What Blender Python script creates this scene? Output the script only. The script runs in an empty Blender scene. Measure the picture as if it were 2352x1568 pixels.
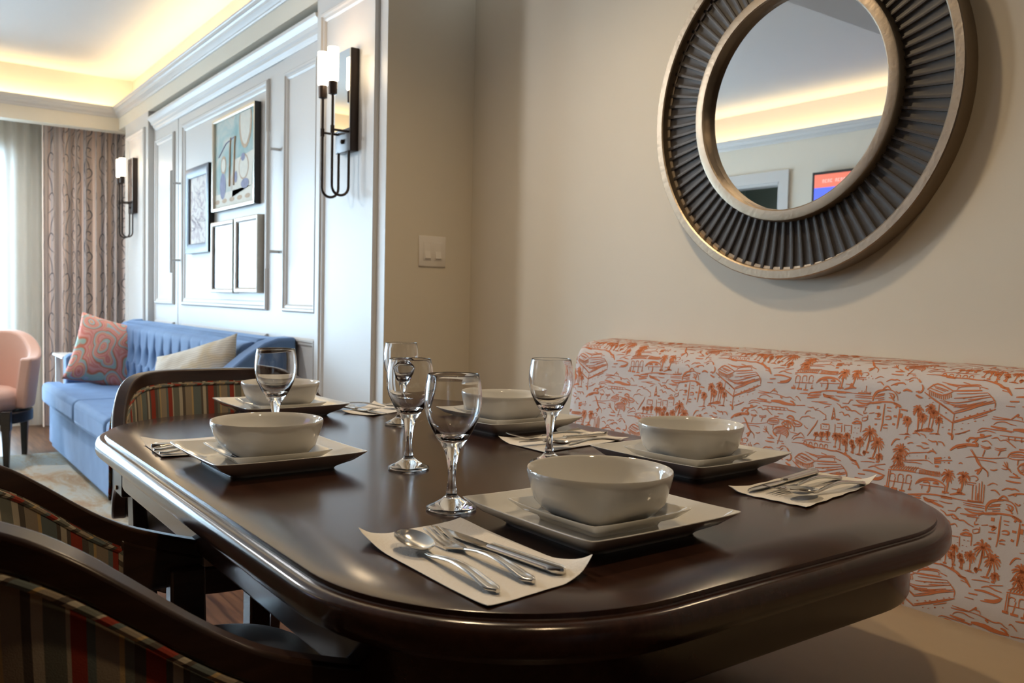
import bpy, bmesh, math, random
from mathutils import Vector, Matrix
random.seed(7)
SC = bpy.context.scene
COL = SC.collection
PI = math.pi

# ------------------------------------------------------------------ materials
def new_mat(name):
    m = bpy.data.materials.new(name); m.use_nodes = True
    nt = m.node_tree; b = nt.nodes['Principled BSDF']
    return m, nt, b
def mat(name, col, rough=0.5, metal=0.0, bump=0.0, bscale=200.0, var=0.0, vscale=8.0, spec=0.5, sheen=0.0, coat=0.0):
    m, nt, b = new_mat(name)
    b.inputs['Base Color'].default_value = (*col, 1); b.inputs['Roughness'].default_value = rough
    b.inputs['Metallic'].default_value = metal; b.inputs['Specular IOR Level'].default_value = spec
    if sheen: b.inputs['Sheen Weight'].default_value = sheen; b.inputs['Sheen Roughness'].default_value = 0.4
    if coat: b.inputs['Coat Weight'].default_value = coat; b.inputs['Coat Roughness'].default_value = 0.08
    tc = nt.nodes.new('ShaderNodeTexCoord')
    n = nt.nodes.new('ShaderNodeTexNoise'); n.inputs['Scale'].default_value = vscale; n.inputs['Detail'].default_value = 4
    nt.links.new(tc.outputs['Object'], n.inputs['Vector'])
    mx = nt.nodes.new('ShaderNodeMix'); mx.data_type = 'RGBA'
    mx.inputs['A'].default_value = (*[c * (1 - var) for c in col], 1); mx.inputs['B'].default_value = (*[min(1, c * (1 + var)) for c in col], 1)
    nt.links.new(n.outputs['Fac'], mx.inputs['Factor']); nt.links.new(mx.outputs['Result'], b.inputs['Base Color'])
    if bump:
        n2 = nt.nodes.new('ShaderNodeTexNoise'); n2.inputs['Scale'].default_value = bscale; n2.inputs['Detail'].default_value = 3
        nt.links.new(tc.outputs['Object'], n2.inputs['Vector'])
        bp = nt.nodes.new('ShaderNodeBump'); bp.inputs['Strength'].default_value = bump; bp.inputs['Distance'].default_value = 0.002
        nt.links.new(n2.outputs['Fac'], bp.inputs['Height']); nt.links.new(bp.outputs['Normal'], b.inputs['Normal'])
    return m
def ramp(nt, stops, mode='LINEAR'):
    r = nt.nodes.new('ShaderNodeValToRGB'); cr = r.color_ramp; cr.interpolation = mode
    while len(cr.elements) > 1: cr.elements.remove(cr.elements[-1])
    cr.elements[0].position = stops[0][0]; cr.elements[0].color = (*stops[0][1], 1)
    for p, c in stops[1:]:
        e = cr.elements.new(p); e.color = (*c, 1)
    return r
def emat(name, col, strength):
    m, nt, b = new_mat(name)
    b.inputs['Base Color'].default_value = (*col, 1)
    b.inputs['Emission Color'].default_value = (*col, 1); b.inputs['Emission Strength'].default_value = strength
    return m
def wood(name, dark, light, rough, scale=(1.2, 14, 14), coat=0.0, axis='Object', gl=2.5):
    m, nt, b = new_mat(name)
    tc = nt.nodes.new('ShaderNodeTexCoord'); mp = nt.nodes.new('ShaderNodeMapping'); mp.inputs['Scale'].default_value = scale
    nt.links.new(tc.outputs[axis], mp.inputs['Vector'])
    n = nt.nodes.new('ShaderNodeTexNoise'); n.inputs['Scale'].default_value = gl; n.inputs['Detail'].default_value = 8; n.inputs['Roughness'].default_value = .65; n.inputs['Distortion'].default_value = .4
    nt.links.new(mp.outputs['Vector'], n.inputs['Vector'])
    r = ramp(nt, [(0.3, dark), (0.72, light)]); nt.links.new(n.outputs['Fac'], r.inputs['Fac']); nt.links.new(r.outputs['Color'], b.inputs['Base Color'])
    b.inputs['Roughness'].default_value = rough
    if coat: b.inputs['Coat Weight'].default_value = coat; b.inputs['Coat Roughness'].default_value = .12
    bp = nt.nodes.new('ShaderNodeBump'); bp.inputs['Strength'].default_value = .06; bp.inputs['Distance'].default_value = .001
    nt.links.new(n.outputs['Fac'], bp.inputs['Height']); nt.links.new(bp.outputs['Normal'], b.inputs['Normal'])
    return m

M = {}
M['wall'] = mat('wall_paint', (.66, .59, .47), .55, bump=.05, bscale=500, var=.02)
M['trimwhite'] = mat('trim_paint', (.62, .61, .59), .42, var=.01)
M['ceil'] = mat('ceiling_paint', (.60, .575, .545), .8, var=.01)
M['cream'] = mat('header_paint', (.74, .69, .58), .6, var=.01)
M['table'] = wood('table_wood', (.022, .0095, .006), (.050, .021, .0135), .18, (1.0, 16, 16), coat=.0)
M['chairwood'] = wood('chair_wood', (.018, .008, .005), (.045, .020, .011), .30, (3, 3, 20))
M['floor'] = None
M['china'] = mat('white_china', (.66, .65, .62), .06, var=.0, coat=.4)
M['steel'] = mat('cutlery_steel', (.72, .70, .66), .17, metal=1.0)
M['napkin'] = mat('paper_napkin', (.80, .76, .70), .85, bump=.5, bscale=260, var=.03)
M['vinyl'] = mat('tan_vinyl', (.47, .37, .24), .42, bump=.12, bscale=600, var=.04, vscale=30)
M['darkvinyl'] = mat('chair_seat_vinyl', (.235, .225, .215), .40, bump=.1, bscale=500)
M['bronze'] = mat('bronze_leaf', (.33, .265, .195), .38, metal=.85, bump=.3, bscale=90, var=.12, vscale=25)
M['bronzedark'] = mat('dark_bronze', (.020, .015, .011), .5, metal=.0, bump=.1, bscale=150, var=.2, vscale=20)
M['ridge'] = mat('ridge_edge_highlight', (.30, .27, .24), .30, metal=.8, var=.15, vscale=30)  # lighter metal on the flute edges, standing in for their highlights
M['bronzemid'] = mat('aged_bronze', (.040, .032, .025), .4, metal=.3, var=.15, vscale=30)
M['mirror'] = mat('mirror_glass', (.86, .865, .86), .0, metal=1.0)
M['oilbronze'] = mat('oil_rubbed_bronze', (.045, .032, .026), .35, metal=.7, var=.2, vscale=30)
M['blue'] = None
M['dark_absorber'] = wood('unseen_bounce_absorber', (.05, .03, .02), (.10, .06, .04), .4)  # dark tone picked to cut bounce off unseen walls; real finish unknown
M['black'] = mat('black_frame', (.012, .011, .011), .4)
M['silver'] = mat('silver_frame', (.46, .42, .36), .35, metal=.7, bump=.3, bscale=300, var=.12, vscale=60)
M['champagne'] = mat('champagne_frame', (.66, .62, .52), .3, metal=.6, var=.05)
M['bluefrm'] = mat('slate_frame', (.085, .10, .14), .35, var=.3, vscale=60)
M['mat'] = mat('mat_board', (.74, .71, .66), .7)
M['switch'] = mat('switch_plastic', (.74, .68, .60), .35)
M['darkwood'] = wood('dark_leg_wood', (.012, .008, .006), (.03, .018, .012), .3)
M['ledge'] = mat('side_table_top', (.72, .70, .66), .3)
M['screw'] = mat('brass_screw', (.35, .20, .09), .35, metal=.9)

def mat_velvet():
    m, nt, b = new_mat('blue_velvet')
    tc = nt.nodes.new('ShaderNodeTexCoord'); n = nt.nodes.new('ShaderNodeTexNoise'); n.inputs['Scale'].default_value = 7; n.inputs['Detail'].default_value = 5
    nt.links.new(tc.outputs['Object'], n.inputs['Vector'])
    r = ramp(nt, [(.3, (.07, .14, .29)), (.7, (.115, .21, .39))]); nt.links.new(n.outputs['Fac'], r.inputs['Fac']); nt.links.new(r.outputs['Color'], b.inputs['Base Color'])
    b.inputs['Roughness'].default_value = .75; b.inputs['Sheen Weight'].default_value = .6; b.inputs['Sheen Roughness'].default_value = .35
    b.inputs['Sheen Tint'].default_value = (.55, .72, 1, 1)
    return m
M['blue'] = mat_velvet()
def mat_pink():
    m = mat('blush_upholstery', (.62, .36, .27), .5, bump=.1, bscale=400, sheen=.3)
    return m
M['pink'] = mat_pink()
def mat_floor():
    m, nt, b = new_mat('floor_planks')
    tc = nt.nodes.new('ShaderNodeTexCoord'); mp = nt.nodes.new('ShaderNodeMapping'); mp.inputs['Rotation'].default_value = (0, 0, 0)
    nt.links.new(tc.outputs['Object'], mp.inputs['Vector'])
    br = nt.nodes.new('ShaderNodeTexBrick'); br.inputs['Scale'].default_value = 1; br.inputs['Mortar Size'].default_value = .0015
    br.inputs['Brick Width'].default_value = 1.3; br.inputs['Row Height'].default_value = .13; br.offset = .37
    br.inputs['Color1'].default_value = (.26, .26, .26, 1); br.inputs['Color2'].default_value = (.75, .75, .75, 1); br.inputs['Mortar'].default_value = (0, 0, 0, 1)
    nt.links.new(mp.outputs['Vector'], br.inputs['Vector'])
    mp2 = nt.nodes.new('ShaderNodeMapping'); mp2.inputs['Scale'].default_value = (2, 26, 2); nt.links.new(tc.outputs['Object'], mp2.inputs['Vector'])
    n = nt.nodes.new('ShaderNodeTexNoise'); n.inputs['Scale'].default_value = 2; n.inputs['Detail'].default_value = 8; n.inputs['Distortion'].default_value = .6
    nt.links.new(mp2.outputs['Vector'], n.inputs['Vector'])
    r = ramp(nt, [(.3, (.085, .035, .018)), (.7, (.27, .125, .06))]); nt.links.new(n.outputs['Fac'], r.inputs['Fac'])
    mx = nt.nodes.new('ShaderNodeMix'); mx.data_type = 'RGBA'; mx.blend_type = 'MULTIPLY'; mx.inputs['Factor'].default_value = .45
    nt.links.new(r.outputs['Color'], mx.inputs['A']); nt.links.new(br.outputs['Color'], mx.inputs['B']); nt.links.new(mx.outputs['Result'], b.inputs['Base Color'])
    b.inputs['Roughness'].default_value = .3
    return m
M['floor'] = mat_floor()
def mat_rug():
    m, nt, b = new_mat('rug_pile')
    tc = nt.nodes.new('ShaderNodeTexCoord')
    n = nt.nodes.new('ShaderNodeTexNoise'); n.inputs['Scale'].default_value = 2.2; n.inputs['Detail'].default_value = 9; n.inputs['Roughness'].default_value = .75; n.inputs['Distortion'].default_value = .8
    mp = nt.nodes.new('ShaderNodeMapping'); mp.inputs['Scale'].default_value = (1, 2.5, 1)
    nt.links.new(tc.outputs['Object'], mp.inputs['Vector']); nt.links.new(mp.outputs['Vector'], n.inputs['Vector'])
    r = ramp(nt, [(.35, (.42, .22, .10)), (.46, (.50, .36, .22)), (.55, (.55, .50, .40)), (.7, (.48, .47, .42))])
    nt.links.new(n.outputs['Fac'], r.inputs['Fac']); nt.links.new(r.outputs['Color'], b.inputs['Base Color'])
    b.inputs['Roughness'].default_value = .95
    n2 = nt.nodes.new('ShaderNodeTexNoise'); n2.inputs['Scale'].default_value = 250; nt.links.new(tc.outputs['Object'], n2.inputs['Vector'])
    bp = nt.nodes.new('ShaderNodeBump'); bp.inputs['Strength'].default_value = .8; bp.inputs['Distance'].default_value = .01
    nt.links.new(n2.outputs['Fac'], bp.inputs['Height']); nt.links.new(bp.outputs['Normal'], b.inputs['Normal'])
    return m
M['rug'] = mat_rug()
CR = (.46, .40, .30); OL = (.16, .16, .125); TAU = (.10, .078, .06); RED = (.30, .035, .016); YEL = (.48, .33, .15); BGR = (.135, .16, .15); TN = (.30, .24, .17)
def mat_stripe():
    m, nt, b = new_mat('striped_upholstery')
    uv = nt.nodes.new('ShaderNodeUVMap'); sp = nt.nodes.new('ShaderNodeSeparateXYZ'); nt.links.new(uv.outputs['UV'], sp.inputs['Vector'])
    mu = nt.nodes.new('ShaderNodeMath'); mu.operation = 'MULTIPLY'; mu.inputs[1].default_value = 1 / .175; nt.links.new(sp.outputs['X'], mu.inputs[0])
    fr = nt.nodes.new('ShaderNodeMath'); fr.operation = 'FRACT'; nt.links.new(mu.outputs[0], fr.inputs[0])
    st = [(0, TAU), (.05, RED), (.14, TAU), (.17, CR), (.215, TAU), (.25, BGR), (.37, YEL), (.395, TN), (.50, TAU), (.545, CR), (.60, OL), (.70, CR), (.72, RED), (.79, BGR), (.83, TN), (.93, YEL), (.955, OL)]
    r = ramp(nt, st, 'CONSTANT'); nt.links.new(fr.outputs[0], r.inputs['Fac']); nt.links.new(r.outputs['Color'], b.inputs['Base Color'])
    b.inputs['Roughness'].default_value = .8
    w = nt.nodes.new('ShaderNodeTexNoise'); w.inputs['Scale'].default_value = 700; tc = nt.nodes.new('ShaderNodeTexCoord'); nt.links.new(tc.outputs['Object'], w.inputs['Vector'])
    bp = nt.nodes.new('ShaderNodeBump'); bp.inputs['Strength'].default_value = .35; bp.inputs['Distance'].default_value = .001
    nt.links.new(w.outputs['Fac'], bp.inputs['Height']); nt.links.new(bp.outputs['Normal'], b.inputs['Normal'])
    return m
M['stripe'] = mat_stripe()
M['toile'] = mat('toile_ground', (.60, .54, .515), .75, bump=.15, bscale=900)
M['print'] = mat('orange_print', (.58, .165, .045), .75, bump=.15, bscale=900, var=.12, vscale=300)
def mat_paisley():
    m, nt, b = new_mat('paisley_fabric')
    tc = nt.nodes.new('ShaderNodeTexCoord')
    n = nt.nodes.new('ShaderNodeTexNoise'); n.inputs['Scale'].default_value = 3.5; n.inputs['Detail'].default_value = 2
    nt.links.new(tc.outputs['Object'], n.inputs['Vector'])
    mx = nt.nodes.new('ShaderNodeMix'); mx.data_type = 'VECTOR'; mx.inputs['Factor'].default_value = .18
    nt.links.new(tc.outputs['Object'], mx.inputs[4]); nt.links.new(n.outputs['Color'], mx.inputs[5])
    v = nt.nodes.new('ShaderNodeTexVoronoi'); v.inputs['Scale'].default_value = 10; v.feature = 'F1'; nt.links.new(mx.outputs[1], v.inputs['Vector'])
    mu = nt.nodes.new('ShaderNodeMath'); mu.operation = 'MULTIPLY'; mu.inputs[1].default_value = 3.1; nt.links.new(v.outputs['Distance'], mu.inputs[0])
    fr = nt.nodes.new('ShaderNodeMath'); fr.operation = 'FRACT'; nt.links.new(mu.outputs[0], fr.inputs[0])
    P1 = (.66, .20, .16); P2 = (.72, .36, .30); TE = (.34, .47, .40); YE = (.66, .44, .18); LA = (.50, .46, .52)
    r = ramp(nt, [(0, P1), (.15, P2), (.3, P1), (.42, P2), (.5, YE), (.56, P1), (.66, LA), (.72, TE), (.85, TE), (.92, (.55, .17, .09))], 'LINEAR')
    nt.links.new(fr.outputs[0], r.inputs['Fac']); nt.links.new(r.outputs['Color'], b.inputs['Base Color']); b.inputs['Roughness'].default_value = .85
    return m
M['paisley'] = mat_paisley()
def mat_linen():
    m, nt, b = new_mat('beige_woven')
    tc = nt.nodes.new('ShaderNodeTexCoord')
    w = nt.nodes.new('ShaderNodeTexWave'); w.inputs['Scale'].default_value = 28; w.inputs['Distortion'].default_value = 3; w.bands_direction = 'Z'
    nt.links.new(tc.outputs['Object'], w.inputs['Vector'])
    n = nt.nodes.new('ShaderNodeTexNoise'); n.inputs['Scale'].default_value = 6; nt.links.new(tc.outputs['Object'], n.inputs['Vector'])
    r = ramp(nt, [(.35, (.52, .46, .37)), (.5, (.66, .62, .54)), (.6, (.56, .46, .31)), (.75, (.45, .44, .42))]); nt.links.new(n.outputs['Fac'], r.inputs['Fac'])
    mx = nt.nodes.new('ShaderNodeMix'); mx.data_type = 'RGBA'; mx.blend_type = 'MULTIPLY'; mx.inputs['Factor'].default_value = .25
    nt.links.new(r.outputs['Color'], mx.inputs['A']); nt.links.new(w.outputs['Color'], mx.inputs['B']); nt.links.new(mx.outputs['Result'], b.inputs['Base Color']); b.inputs['Roughness'].default_value = .9
    return m
M['linen'] = mat_linen()
def mat_curtain():
    m, nt, b = new_mat('patterned_drape')
    uv = nt.nodes.new('ShaderNodeUVMap'); sp = nt.nodes.new('ShaderNodeSeparateXYZ'); nt.links.new(uv.outputs['UV'], sp.inputs['Vector'])
    mu = nt.nodes.new('ShaderNodeMath'); mu.operation = 'MULTIPLY'; mu.inputs[1].default_value = 1 / .34; nt.links.new(sp.outputs['X'], mu.inputs[0])
    fr = nt.nodes.new('ShaderNodeMath'); fr.operation = 'FRACT'; nt.links.new(mu.outputs[0], fr.inputs[0])
    a = (.86, .69, .58); c = (.62, .57, .56); d = (.84, .76, .72); e = (.42, .42, .46); f = (.72, .60, .52)
    r = ramp(nt, [(0, a), (.14, e), (.17, c), (.28, d), (.36, a), (.42, c), (.5, f), (.62, a), (.7, d), (.78, e), (.8, c), (.9, d)], 'CONSTANT')
    nt.links.new(fr.outputs[0], r.inputs['Fac']); nt.links.new(r.outputs['Color'], b.inputs['Base Color']); b.inputs['Roughness'].default_value = .8
    return m
M['drape'] = mat_curtain()
M['scroll'] = mat('drape_scrollwork', (.07, .075, .10), .8)
def mat_sheer():
    m = bpy.data.materials.new('sheer_voile'); m.use_nodes = True; nt = m.node_tree; nt.nodes.clear()
    o = nt.nodes.new('ShaderNodeOutputMaterial'); t = nt.nodes.new('ShaderNodeBsdfTransparent'); l = nt.nodes.new('ShaderNodeBsdfTranslucent'); d = nt.nodes.new('ShaderNodeBsdfDiffuse')
    l.inputs['Color'].default_value = (.86, .84, .80, 1); d.inputs['Color'].default_value = (.78, .75, .70, 1)
    a = nt.nodes.new('ShaderNodeMixShader'); a.inputs[0].default_value = .55; nt.links.new(d.outputs[0], a.inputs[1]); nt.links.new(l.outputs[0], a.inputs[2])
    c = nt.nodes.new('ShaderNodeMixShader'); c.inputs[0].default_value = .62; nt.links.new(t.outputs[0], c.inputs[1]); nt.links.new(a.outputs[0], c.inputs[2])
    nt.links.new(c.outputs[0], o.inputs[0]); return m
M['sheer'] = mat_sheer()
def mat_glass():
    m, nt, b = new_mat('clear_glass')
    b.inputs['Base Color'].default_value = (1, 1, 1, 1); b.inputs['Roughness'].default_value = 0; b.inputs['IOR'].default_value = 1.48; b.inputs['Transmission Weight'].default_value = 1
    return m
M['glass'] = mat_glass()
def mat_pane():
    m = bpy.data.materials.new('picture_glazing'); m.use_nodes = True; nt = m.node_tree; nt.nodes.clear()
    o = nt.nodes.new('ShaderNodeOutputMaterial'); t = nt.nodes.new('ShaderNodeBsdfTransparent'); g = nt.nodes.new('ShaderNodeBsdfGlossy'); g.inputs['Roughness'].default_value = .02
    f = nt.nodes.new('ShaderNodeFresnel'); f.inputs['IOR'].default_value = 1.5
    x = nt.nodes.new('ShaderNodeMixShader'); nt.links.new(f.outputs[0], x.inputs[0]); nt.links.new(t.outputs[0], x.inputs[1]); nt.links.new(g.outputs[0], x.inputs[2]); nt.links.new(x.outputs[0], o.inputs[0])
    return m
M['pane'] = mat_pane()
def mat_art(name, stops, scale, dist):
    m, nt, b = new_mat(name)
    tc = nt.nodes.new('ShaderNodeTexCoord'); n = nt.nodes.new('ShaderNodeTexNoise'); n.inputs['Scale'].default_value = scale; n.inputs['Detail'].default_value = 5; n.inputs['Distortion'].default_value = dist
    nt.links.new(tc.outputs['Object'], n.inputs['Vector']); r = ramp(nt, stops); nt.links.new(n.outputs['Fac'], r.inputs['Fac']); nt.links.new(r.outputs['Color'], b.inputs['Base Color']); b.inputs['Roughness'].default_value = .7
    return m
M['art_teal'] = mat_art('teal_painting', [(.3, (.22, .40, .40)), (.45, (.38, .50, .47)), (.6, (.60, .60, .52)), (.75, (.55, .42, .33))], 5, 1.2)
M['art_tan'] = mat('art_tan_paint', (.52, .36, .22), .7, var=.3, vscale=40)
M['art_violet'] = mat('art_violet_paint', (.22, .22, .34), .7, var=.4, vscale=40)
M['art_cream'] = mat('art_cream_paint', (.72, .68, .58), .7, var=.1, vscale=40)
M['art_paper'] = mat_art('sketch_paper', [(.42, (.52, .46, .47)), (.5, (.72, .69, .65)), (.7, (.74, .71, .67))], 14, 2.0)
M['shade'] = emat('sconce_shade_glass', (1, .82, .58), 5)
M['lamp'] = emat('lamp_disc', (1, .80, .55), 60)
M['tv_red'] = emat('screen_red', (.72, .16, .10), .55)
M['tv_blue'] = emat('screen_blue', (.07, .11, .75), .75)
M['tv_white'] = emat('screen_white', (.75, .78, .9), .8)
M['tv_caption'] = emat('screen_caption', (.80, .42, .38), .6)
M['cool'] = emat('cool_strip', (.8, .95, 1), 3)
M['greenish'] = mat('far_room_paint', (.55, .62, .58), .7)

# ------------------------------------------------------------------ mesh helpers
class MB:
    def __init__(s): s.v = []; s.f = []; s.m = []; s.uv = {}
    def add(s, vs, fs, mi=0, uvs=None):
        o = len(s.v); s.v += [tuple(v) for v in vs]
        for f in fs: s.f.append(tuple(i + o for i in f)); s.m.append(mi)
        if uvs:
            for i, u in enumerate(uvs): s.uv[i + o] = u
        return s
    def box(s, x0, x1, y0, y1, z0, z1, mi=0):
        v = [(x0, y0, z0), (x1, y0, z0), (x1, y1, z0), (x0, y1, z0), (x0, y0, z1), (x1, y0, z1), (x1, y1, z1), (x0, y1, z1)]
        return s.add(v, [(0, 3, 2, 1), (4, 5, 6, 7), (0, 1, 5, 4), (1, 2, 6, 5), (2, 3, 7, 6), (3, 0, 4, 7)], mi)
    def loft(s, rings, closed=True, caps=True, mi=0, uvs=None):
        n = len(rings[0]); vs = [p for r in rings for p in r]; fs = []
        for i in range(len(rings) - 1):
            for j in range(n if closed else n - 1):
                a = i * n + j; b = i * n + (j + 1) % n; fs.append((a, b, b + n, a + n))
        if caps and closed: fs.append(tuple(range(n))[::-1]); fs.append(tuple((len(rings) - 1) * n + j for j in range(n)))
        return s.add(vs, fs, mi, uvs)
    def lathe(s, prof, n=40, c=(0, 0, 0), mi=0):
        rings = [[(c[0] + r * math.cos(2 * PI * j / n), c[1] + r * math.sin(2 * PI * j / n), c[2] + z) for j in range(n)] for r, z in prof]
        return s.loft(rings, True, True, mi)
    def tube(s, pts, r, n=10, caps=True, mi=0, uvw=False):
        P = [Vector(p) for p in pts]; rings = []; R = r if isinstance(r, (list, tuple)) else [r] * len(P)
        T = [(P[min(i + 1, len(P) - 1)] - P[max(i - 1, 0)]).normalized() for i in range(len(P))]
        up = Vector((0, 0, 1)) if abs(T[0].z) < .9 else Vector((1, 0, 0))
        N = (up - T[0] * up.dot(T[0])).normalized(); uvs = []; L = 0
        for i, p in enumerate(P):
            N = (N - T[i] * N.dot(T[i])).normalized(); B = T[i].cross(N)
            if i: L += (p - P[i - 1]).length
            rings.append([tuple(p + (N * math.cos(2 * PI * j / n) + B * math.sin(2 * PI * j / n)) * R[i]) for j in range(n)])
            uvs += [(L + .02 * j / n, 0) for j in range(n)]
        return s.loft(rings, True, caps, mi, uvs if uvw else None)
    def grid(s, fn, nu, nv, mi=0, uvf=None, flip=False):
        vs = []; uvs = []
        for i in range(nu + 1):
            for j in range(nv + 1):
                vs.append(fn(i / nu, j / nv))
                if uvf: uvs.append(uvf(i / nu, j / nv))
        fs = []
        for i in range(nu):
            for j in range(nv):
                a = i * (nv + 1) + j; q = (a, a + nv + 1, a + nv + 2, a + 1); fs.append(q[::-1] if flip else q)
        return s.add(vs, fs, mi, uvs if uvf else None)
    def slab(s, fn, nu, nv, th, mi=0, uvf=None):
        """closed sheet: fn(u,v)->(point, normal); thickness th towards -normal"""
        top = []; bot = []; uvs = []
        for i in range(nu + 1):
            for j in range(nv + 1):
                p, nrm = fn(i / nu, j / nv); p = Vector(p); nrm = Vector(nrm).normalized(); top.append(tuple(p)); bot.append(tuple(p - nrm * th))
                uvs.append(uvf(i / nu, j / nv) if uvf else (0, 0))
        n = len(top); fs = []; w = nv + 1
        for i in range(nu):
            for j in range(nv):
                a = i * w + j; fs.append((a, a + w, a + w + 1, a + 1)); fs.append((a + n, a + 1 + n, a + w + 1 + n, a + w + n))
        for i in range(nu):
            a = i * w; fs.append((a, a + n, a + w + n, a + w)); a = i * w + nv; fs.append((a, a + w, a + w + n, a + n))
        for j in range(nv):
            a = j; fs.append((a, a + 1, a + 1 + n, a + n)); a = nu * w + j; fs.append((a, a + n, a + 1 + n, a + 1))
        return s.add(top + bot, fs, mi, uvs + uvs)
    def build(s, name, mats, parent=None, smooth=True, angle=35, bevel=0, bseg=2, recalc=True, subd=0, **tags):
        me = bpy.data.meshes.new(name); me.from_pydata(s.v, [], s.f)
        mats = mats if isinstance(mats, (list, tuple)) else [mats]
        for m in mats: me.materials.append(m)
        for p, mi in zip(me.polygons, s.m): p.material_index = mi
        if s.uv:
            ul = me.uv_layers.new(name='UVMap')
            for l in me.loops: ul.data[l.index].uv = s.uv.get(l.vertex_index, (0, 0))
        if recalc:
            bm = bmesh.new(); bm.from_mesh(me); bmesh.ops.recalc_face_normals(bm, faces=bm.faces); bm.to_mesh(me); bm.free()
        if smooth: me.shade_smooth(); me.set_sharp_from_angle(angle=math.radians(angle))
        o = bpy.data.objects.new(name, me); COL.objects.link(o)
        if parent: o.parent = parent
        if bevel:
            b = o.modifiers.new('soft_edges', 'BEVEL'); b.width = bevel; b.segments = bseg; b.limit_method = 'ANGLE'; b.angle_limit = math.radians(40); b.harden_normals = False
            for p in me.polygons: p.use_smooth = True
        if subd:
            b = o.modifiers.new('smooth_form', 'SUBSURF'); b.levels = subd; b.render_levels = subd
        for k, v in tags.items(): o[k] = v
        return o
def thing(name, label, cat, loc=(0, 0, 0), rot=0, group=None):
    o = bpy.data.objects.new(name, None); COL.objects.link(o); o.location = loc; o.rotation_euler = (0, 0, rot); o.empty_display_size = .05
    o['label'] = label; o['category'] = cat
    if group: o['group'] = group
    return o
def tag(o, label, cat, group=None):
    o['label'] = label; o['category'] = cat
    if group: o['group'] = group
    return o
def struct(o): o['kind'] = 'structure'; return o
def dup(root, label, loc=None, rot=None):
    r = root.copy(); COL.objects.link(r)
    if loc is not None: r.location = loc
    if rot is not None: r.rotation_euler = rot if isinstance(rot, tuple) else (0, 0, rot)
    r['label'] = label
    for ch in list(root.children):
        c = ch.copy(); COL.objects.link(c); c.parent = r
        for g in ch.children:
            d = g.copy(); COL.objects.link(d); d.parent = c
    return r
def rrect(x0, x1, y0, y1, r, ins, z, n=14):
    """rounded rectangle ring (counter-clockwise) inset by ins"""
    rr = max(.001, r - ins); out = []
    for cx, cy, a0 in ((x1 - r, y1 - r, 0), (x0 + r, y1 - r, 90), (x0 + r, y0 + r, 180), (x1 - r, y0 + r, 270)):
        for k in range(n + 1):
            a = math.radians(a0 + 90 * k / n); out.append((cx + rr * math.cos(a), cy + rr * math.sin(a), z))
    return out
def crom(pts, seg=4):
    if len(pts) < 3: return pts
    P = [pts[0]] + list(pts) + [pts[-1]]; out = []
    for i in range(1, len(P) - 2):
        for k in range(seg):
            t = k / seg; a, b, c, d = P[i - 1], P[i], P[i + 1], P[i + 2]
            out.append(tuple(.5 * (2 * b[q] + (c[q] - a[q]) * t + (2 * a[q] - 5 * b[q] + 4 * c[q] - d[q]) * t * t + (3 * b[q] - a[q] - 3 * c[q] + d[q]) * t ** 3) for q in range(2)))
    out.append(tuple(pts[-1])); return out
def ribbon(mb, pts, w, surf, lift=.0005, mi=0, seg=3, taper=True):
    """printed stroke: a ribbon of width w laid on surf(s,t)->(point, normal)"""
    P = crom(pts, seg); n = len(P)
    if n < 2: return
    vs = []; 
    for i, p in enumerate(P):
        a = P[max(i - 1, 0)]; b = P[min(i + 1, n - 1)]; dx, dy = b[0] - a[0], b[1] - a[1]; l = math.hypot(dx, dy) or 1
        f = (.35 + .65 * math.sin(PI * (i + .6) / (n + .2))) if taper else 1
        nx, ny = -dy / l * w * .5 * f, dx / l * w * .5 * f
        for sx, sy in ((p[0] + nx, p[1] + ny), (p[0] - nx, p[1] - ny)):
            r = surf(sx, sy)
            if r is None: return
            vs.append(tuple(Vector(r[0]) + Vector(r[1]) * lift))
    fs = [(2 * i, 2 * i + 1, 2 * i + 3, 2 * i + 2) for i in range(n - 1)]
    mb.add(vs, fs, mi)
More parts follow.
